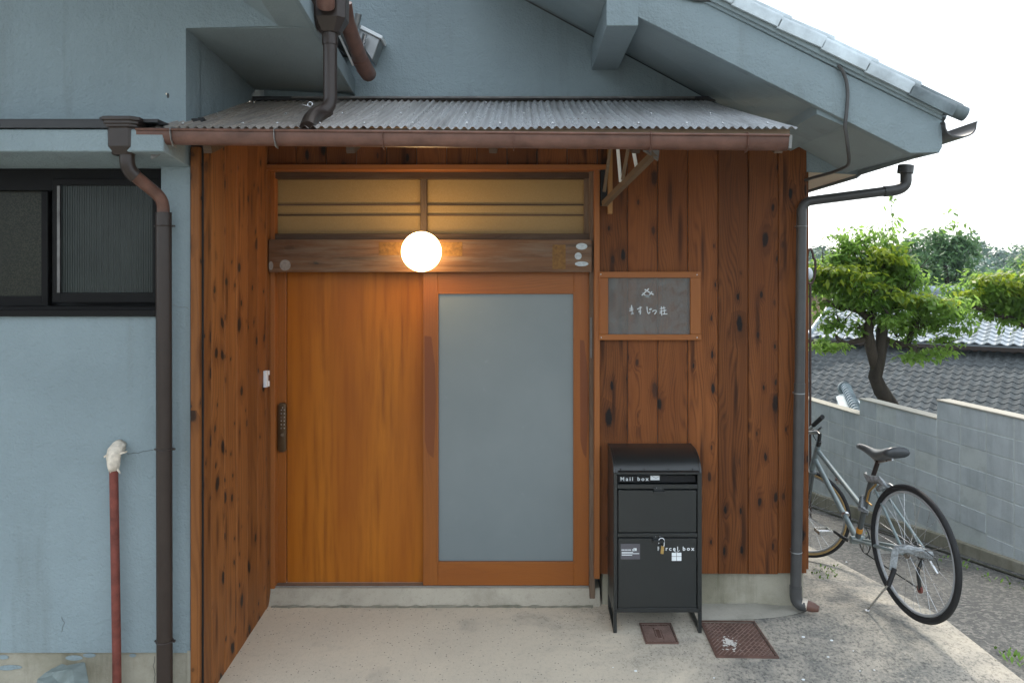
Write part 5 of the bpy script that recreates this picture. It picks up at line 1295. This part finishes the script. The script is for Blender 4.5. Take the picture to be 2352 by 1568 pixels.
# beige house on the left edge
h3 = empty('beige_house', P(1875, 900, 25), 'beige walled house with a thin dark roof edge behind the lower tiled roofs', 'house', None)
mb = MB(); a, b = P(1800, 692, 25), P(1925, 670, 25)
mb.prism([P(1790, 900, 25), P(1915, 900, 25), P(1915, 672, 25), P(1790, 700, 25)], (1.2, 4, 0)).build('wall', 'beige_wall', h3)
for k in range(14):
    x = PX(1794 + k * 8.6, 25); MB().box(x, x + .02, 24.97, 24.995, PZ(880, 25), PZ(699 - k * 1.8, 25)).build('siding_rib', 'beige_wall', h3)
MB().prism([P(1780, 701, 24.8), P(1930, 668, 24.8), P(1930, 660, 24.8), P(1780, 692, 24.8)], (1.2, 4.4, 0)).build('roof', 'dark_tile', h3)
# far roofs
for (u0, u1, v0, v1, Y, lab) in ((2120, 2420, 664, 690, 34, 'distant low house with a dark tiled roof behind the yellow-green tree'), (1985, 2150, 656, 690, 38, 'distant low house with a dark tiled roof behind the round dark tree'), (2230, 2420, 636, 652, 60, 'far long roof at the foot of the wooded hill')):
    hh = empty('far_house', P((u0 + u1) / 2, v1 + 30, Y), lab, 'house')
    MB().prism([P(u0, v1, Y), P(u1, v1, Y), P(u1 - 10, v0, Y + 3), P(u0 + 10, v0, Y + 3)], (0, 0, -.15)).build('roof', 'dark_tile', hh)
    MB().bar(P(u0 + 8, v0 - 1, Y + 3), P(u1 - 8, v0 - 1, Y + 3), .3, .3).build('ridge', 'dark_tile', hh)
    MB().prism([P(u0 + 8, v1, Y + .4), P(u1 - 8, v1, Y + .4), P(u1 - 8, v1 + 120, Y + .4), P(u0 + 8, v1 + 120, Y + .4)], (0, 2.5, 0)).build('wall', 'beige_wall', hh)

# little ridge roof right behind the wall
lr = empty('small_roof', P(1960, 1000, 9.5), 'small roof with a stack of rounded ridge tiles peeping over the low end of the wall', 'roof')
a, b = P(1942, 890, 11.5), P(1985, 985, 8.9)
n_ = 17
for k in range(n_):
    t = k / n_; c = a.lerp(b, t); c2_ = a.lerp(b, (k + .95) / n_)
    MB().tube([c + Vector((0, 0, .003)), c2_ + Vector((0, 0, .02))], [.062, .070], 14).build('ridge_tile', 'ridge_tile', lr, smooth=True)
MB().tube([a + Vector((-.01, .03, -.02)), a + Vector((-.01, -.02, -.01))], .10, 18).build('end_tile', 'verge_tile_dark', lr, smooth=True)
s1 = Vector((-.55, 0, -.28)); s2 = Vector((.5, 0, -.28))
MB().prism([a + Vector((0, 0, -.06)), b + Vector((0, 0, -.06)), b + Vector((0, 0, -.06)) + s1 * .25, a + Vector((0, 0, -.06)) + s1 * .25], (0, 0, -.03)).build('ridge_bed', 'mortar', lr)
MB().prism([a + Vector((0, 0, -.08)), b + Vector((0, 0, -.08)), b + Vector((0, 0, -.08)) + s2, a + Vector((0, 0, -.08)) + s2], (0, 0, -.03)).build('roof_slope', 'verge_tile', lr)
for k in range(3):
    o0 = s1 * (.25 + .42 * k); o1 = s1 * (.25 + .42 * (k + 1) - .02)
    MB().prism([a + Vector((0, -.25, -.09 - .01 * k)) + o0, b + Vector((0, 0, -.09 - .01 * k)) + o0, b + Vector((0, 0, -.09 - .01 * k)) + o1, a + Vector((0, -.25, -.09 - .01 * k)) + o1], (0, 0, -.008)).build('tin_sheet', 'tin', lr)

# ================================================================== trees
def leaves(name, m, parent, pads, per_vol, size, seed=1, flat=.35, kind=None):
    r = np.random.default_rng(seed); V = []; Fc = []
    for (c, rx, ry, rz, n) in pads:
        # sub clusters give clumps and gaps
        k = max(6, n // 70); cl = r.normal(size=(k, 3)); cl /= np.linalg.norm(cl, axis=1)[:, None]; cl *= (r.random((k, 1)) ** .4)
        which = r.integers(0, k, n); cr = .15 + .30 * r.random(k)
        off = r.normal(size=(n, 3)) * cr[which][:, None] * np.array([1, 1, .55])
        p = (cl[which] + off) * np.array([rx, ry, rz]) + np.array(c)
        yaw = r.random(n) * 2 * np.pi; tilt = r.normal(-.35, .45, n)
        L = size * (.45 + 1.0 * r.random(n) ** 1.3); W = L * .46
        d = np.stack([np.cos(yaw) * np.cos(tilt), np.sin(yaw) * np.cos(tilt), np.sin(tilt)], 1)
        s_ = np.stack([-np.sin(yaw), np.cos(yaw), r.normal(0, .35, n)], 1); up = np.cross(s_, d)
        a = p; b = p + d * L[:, None] * .5 + s_ * W[:, None] * .5 + up * W[:, None] * .12; c2 = p + d * L[:, None] - np.array([0, 0, .15]) * L[:, None]; e_ = p + d * L[:, None] * .5 - s_ * W[:, None] * .5 + up * W[:, None] * .12
        V.append(np.stack([a, b, c2, e_], 1).reshape(-1, 3))
    V = np.concatenate(V); nn = len(V) // 4
    me = bpy.data.meshes.new(name); me.vertices.add(len(V)); cc = V.mean(0); me.vertices.foreach_set('co', (V - cc).ravel())
    me.loops.add(nn * 4); me.polygons.add(nn); me.loops.foreach_set('vertex_index', np.arange(nn * 4)); me.polygons.foreach_set('loop_start', np.arange(nn) * 4); me.polygons.foreach_set('loop_total', np.full(nn, 4))
    me.update(); me.materials.append(M[m]); o = bpy.data.objects.new(name, me); COL.objects.link(o); o.location = cc
    if parent: attach(o, parent)
    if kind: o['kind'] = kind
    return o
def pad(u, v, ru, rv, Y, n, ry=None):
    c = P(u, v, Y); s_ = Y / F; return (tuple(c), ru * s_ * 1.04, ry or max(ru, rv) * s_ * .8, rv * s_ * 1.22, int(n * .62))
def limb(pts, rs, par, m='bark'): return MB().tube(pts, rs, 10).build('limb', m, par, smooth='all')
YT = 8.3
def gnarl(o, a=.012):
    r_ = random.Random(3)
    for v_ in o.data.vertices: v_.co += Vector((r_.uniform(-a, a), r_.uniform(-a, a), 0))
t1 = empty('plum_tree', P(2055, 1100, YT), 'fresh green pruned tree with a bent dark trunk behind the block wall', 'tree')
pp = lambda l, Y=YT: [P(u, v, Y + (k[0] if k else 0)) for u, v, *k in l]
tr = MB().tube(pp([(2085, 1100), (2062, 960), (2046, 931), (2023, 897), (2009, 865), (2018, 831), (2024, 797), (2026, 757), (2032, 720)]), [.10, .085, .08, .082, .068, .068, .052, .058, .035], 12).build('trunk', 'bark', t1, smooth='all'); gnarl(tr)
limb(pp([(2012, 850), (2004, 815), (1996, 782), (1993, 762), (2000, 732), (2012, 700)]), [.05, .055, .06, .055, .045, .03], t1)
limb(pp([(2000, 735), (1975, 714), (1950, 706), (1925, 704), (1900, 690, -.2)]), [.045, .038, .032, .026, .012], t1)
limb(pp([(1994, 778), (1966, 783), (1944, 789), (1926, 780), (1916, 765)]), [.035, .03, .028, .022, .010], t1)
limb(pp([(2027, 775), (2050, 786), (2085, 792), (2110, 812), (2135, 806)]), [.035, .032, .035, .03, .015], t1)
limb(pp([(2083, 792), (2096, 762), (2108, 735), (2125, 712)]), [.03, .03, .025, .012], t1)
limb(pp([(2012, 700), (2000, 660), (1975, 620), (1960, 575)]), [.03, .022, .016, .006], t1)
limb(pp([(2030, 722), (2060, 680), (2075, 640), (2078, 590)]), [.03, .022, .016, .006], t1)
limb(pp([(2062, 640), (2052, 560), (2047, 470), (2050, 428)], YT + .3), [.010, .005, .003, .002], t1)
pads = [pad(1935, 640, 62, 42, YT, 2300), pad(1925, 600, 50, 26, YT, 1000), pad(1970, 600, 48, 34, YT + .2, 1500), pad(1948, 565, 34, 24, YT, 500), pad(2035, 600, 48, 34, YT, 1500), pad(1980, 668, 60, 26, YT - .1, 1500),
        pad(1885, 655, 32, 28, YT, 700), pad(2045, 655, 50, 30, YT, 1100), pad(2040, 722, 38, 22, YT - .3, 650), pad(2120, 692, 62, 24, YT - .2, 1400), pad(2160, 735, 66, 24, YT, 1500), pad(2110, 745, 38, 20, YT, 500),
        pad(1900, 790, 42, 18, YT - .2, 520), pad(1905, 752, 28, 16, YT, 300), pad(2120, 812, 58, 13, YT - .1, 620), pad(2190, 700, 40, 18, YT, 420), pad(1965, 745, 24, 14, YT, 160), pad(2005, 690, 40, 16, YT, 500), pad(2172, 780, 34, 12, YT, 250), pad(1990, 640, 90, 50, YT + .25, 2600), pad(2075, 640, 60, 46, YT + .2, 1500), pad(2010, 575, 70, 36, YT + .1, 1300), pad(1900, 620, 46, 44, YT, 1000), pad(2110, 720, 80, 34, YT + .15, 1300), pad(1940, 700, 60, 22, YT, 500), pad(2060, 760, 40, 22, YT + .1, 350), pad(2090, 640, 60, 50, YT, 1000), pad(2060, 690, 60, 40, YT, 1000), pad(1925, 735, 50, 26, YT, 300)]
rt = random.Random(5); tw = MB()
for (c_, rx_, ry_, rz_, n_) in pads:
    c_ = Vector(c_)
    for k in range(5):
        e_ = c_ + Vector((rt.uniform(-1, 1) * rx_, rt.uniform(-.6, .6) * ry_, rt.uniform(-.3, 1.1) * rz_)); m_ = c_.lerp(e_, .5) + Vector((rt.uniform(-.04, .04), 0, -.03))
        tw.tube([c_ + Vector((0, 0, -rz_ * .5)), m_, e_], [.010, .006, .002], 5)
tw.build('twigs', 'bark', t1, kind='stuff')
leaves('crown', 'leaf_green', t1, pads, 1, .070, 3)
pads = [pad(1950, 628, 66, 16, YT - .25, 420), pad(2040, 580, 40, 18, YT - .2, 330), pad(1915, 612, 36, 10, YT - .25, 200), pad(2095, 680, 40, 12, YT - .35, 300), pad(2150, 690, 45, 8, YT - .3, 200), pad(2010, 660, 30, 8, YT - .3, 120)]
leaves('crown_tips', 'leaf_yellow', t1, pads, 1, .074, 4)
pads = [pad(1945, 545, 10, 22, YT, 30), pad(1968, 535, 7, 24, YT, 22), pad(1925, 548, 8, 14, YT, 14), pad(1990, 560, 8, 14, YT, 14), pad(2048, 450, 7, 38, YT + .3, 26), pad(2052, 500, 12, 16, YT + .3, 26), pad(2040, 535, 16, 16, YT + .3, 10), pad(2075, 560, 18, 12, YT, 18), pad(2100, 540, 22, 8, YT, 14)]
leaves('shoots', 'leaf_green', t1, pads, 1, .085, 5, kind='stuff')
YU = 24.0
t2 = empty('broadleaf_tree', P(2175, 1100, YU), 'dark blue-green bushy tree behind the fresh green pruned one', 'tree')
MB().tube([P(2178, 1000, YU), P(2178, 800, YU), P(2179, 690, YU), P(2172, 620, YU), P(2165, 560, YU)], [.16, .12, .085, .06, .02], 10).build('trunk', 'bark', t2, smooth='all')
limb([P(2178, 690, YU), P(2200, 620, YU), P(2215, 560, YU)], [.03, .02, .008], t2)
pads = [pad(2155, 600, 60, 46, YU, 2600), pad(2195, 565, 42, 36, YU, 1500), pad(2120, 640, 40, 36, YU, 1000), pad(2200, 630, 40, 28, YU, 800), pad(2155, 545, 34, 20, YU, 450), pad(2225, 560, 22, 24, YU, 300), pad(2140, 680, 46, 24, YU, 800), pad(2090, 575, 34, 24, YU, 600), pad(2210, 660, 50, 26, YU, 800), pad(2100, 640, 50, 40, YU, 900)]
leaves('crown', 'leaf_dark', t2, pads, 1, .17, 6)
pads = [pad(2165, 520, 18, 22, YU, 36), pad(2185, 500, 10, 26, YU, 24), pad(2205, 520, 16, 20, YU, 34), pad(2225, 530, 10, 20, YU, 18), pad(2140, 530, 16, 12, YU, 18)]
leaves('shoots', 'leaf_green', t2, pads, 1, .23, 7, kind='stuff')
YV = 9.0
t3 = empty('maple_tree', P(2420, 1100, YV), 'yellow-green tree reaching in from the right over the silver roof', 'tree')
MB().tube([P(2440, 1150, YV), P(2430, 900, YV), P(2425, 760, YV), P(2440, 640, YV)], [.12, .10, .08, .05], 10).build('trunk', 'bark', t3, smooth='all')
limb([P(2425, 780, YV), P(2330, 735, YV), P(2280, 720, YV), P(2225, 700, YV), P(2200, 722, YV)], [.05, .035, .03, .02, .01], t3)
limb([P(2280, 720, YV), P(2262, 705, YV), P(2250, 690, YV)], [.02, .015, .008], t3)
limb([P(2425, 720, YV), P(2350, 680, YV), P(2300, 655, YV)], [.04, .03, .01], t3)
pads = [pad(2290, 662, 62, 26, YV, 1500), pad(2345, 690, 60, 32, YV, 1600), pad(2240, 690, 44, 16, YV, 500), pad(2400, 650, 70, 60, YV, 2200), pad(2330, 722, 50, 16, YV, 600), pad(2440, 730, 70, 40, YV, 1500), pad(2260, 720, 30, 10, YV, 200), pad(2480, 600, 60, 60, YV, 1200), pad(2270, 690, 70, 30, YV + .2, 1300), pad(2330, 700, 70, 40, YV + .3, 1500), pad(2220, 670, 50, 30, YV + .2, 800), pad(2300, 640, 70, 30, YV, 900)]
leaves('crown', 'leaf_green', t3, pads, 1, .075, 8)
pads = [pad(2280, 638, 52, 9, YV - .2, 420), pad(2335, 660, 40, 10, YV - .3, 400), pad(2225, 668, 30, 6, YV - .2, 120), pad(2400, 620, 60, 20, YV - .3, 400)]
leaves('crown_tips', 'leaf_yellow', t3, pads, 1, .078, 9)
pads = [pad(2325, 610, 50, 22, 25, 800), pad(2390, 600, 60, 34, 25, 1100)]
t4 = empty('young_tree', P(2350, 900, 25), 'soft green young tree standing behind the yellow-green one at the right edge', 'tree')
MB().tube([P(2352, 900, 25), P(2350, 700, 25), P(2345, 610, 25)], [.08, .05, .02], 8).build('trunk', 'bark', t4, smooth='all')
leaves('crown', 'leaf_dark', t4, pads, 1, .19, 10)

# wooded hill far behind
def ridge_v(u):
    return 592 - 40 * math.exp(-((u - 1865) / 45) ** 2) - 22 * math.exp(-((u - 2150) / 130) ** 2) + 6 * math.sin(u / 17) + 4 * math.sin(u / 7.3) - 34 * math.exp(-((u - 2380) / 45) ** 2) - 30 * math.exp(-((u - 2245) / 50) ** 2)
pads = []
for k in range(620):
    u = random.uniform(1350, 3100); Y = random.uniform(60, 130); top_v = ridge_v(u) + (130 - Y) * 1.35
    c = P(u, top_v + 8, Y); s_ = random.uniform(2.0, 3.8); pads.append(((c.x, c.y, c.z - s_ * .4), s_, s_, s_ * .8, 170))
hill = leaves('forest', 'hill_leaf', None, pads, 1, .85, 12, kind='stuff'); tag(hill, 'wooded ridge on the horizon')
mb = MB(); us = lin(1400, 3300, 60)
for u in us:
    a, b, c = P(u, ridge_v(u) + 12, 128), P(u, 680, 75), P(u, 1100, 60); a.z = a.z; mb.v += [tuple(a), tuple(b), (c.x, c.y, -4.3), (a.x, 190, a.z - 4)]
for i in range(len(us) - 1):
    for k, l in ((0, 1), (1, 2), (3, 0)): mb.f.append((4 * i + k, 4 * i + 4 + k, 4 * i + 4 + l, 4 * i + l))
mb.build('hill', 'hill_floor', smooth='all', kind='structure')

# air: thin haze that lets the far ridge fade
hb = MB(); hb.box(-420, 420, -30, 420, -5.4, 60)
hm = bpy.data.materials.new('haze'); hm.use_nodes = True; hn = hm.node_tree; hn.nodes.clear()
pv = hn.nodes.new('ShaderNodeVolumePrincipled'); pv.inputs['Density'].default_value = .0006; pv.inputs['Color'].default_value = (.72, .88, 1, 1)
ho = hn.nodes.new('ShaderNodeOutputMaterial'); hn.links.new(pv.outputs[0], ho.inputs['Volume'])
M['haze'] = hm
hb.build('haze', 'haze', kind='stuff')
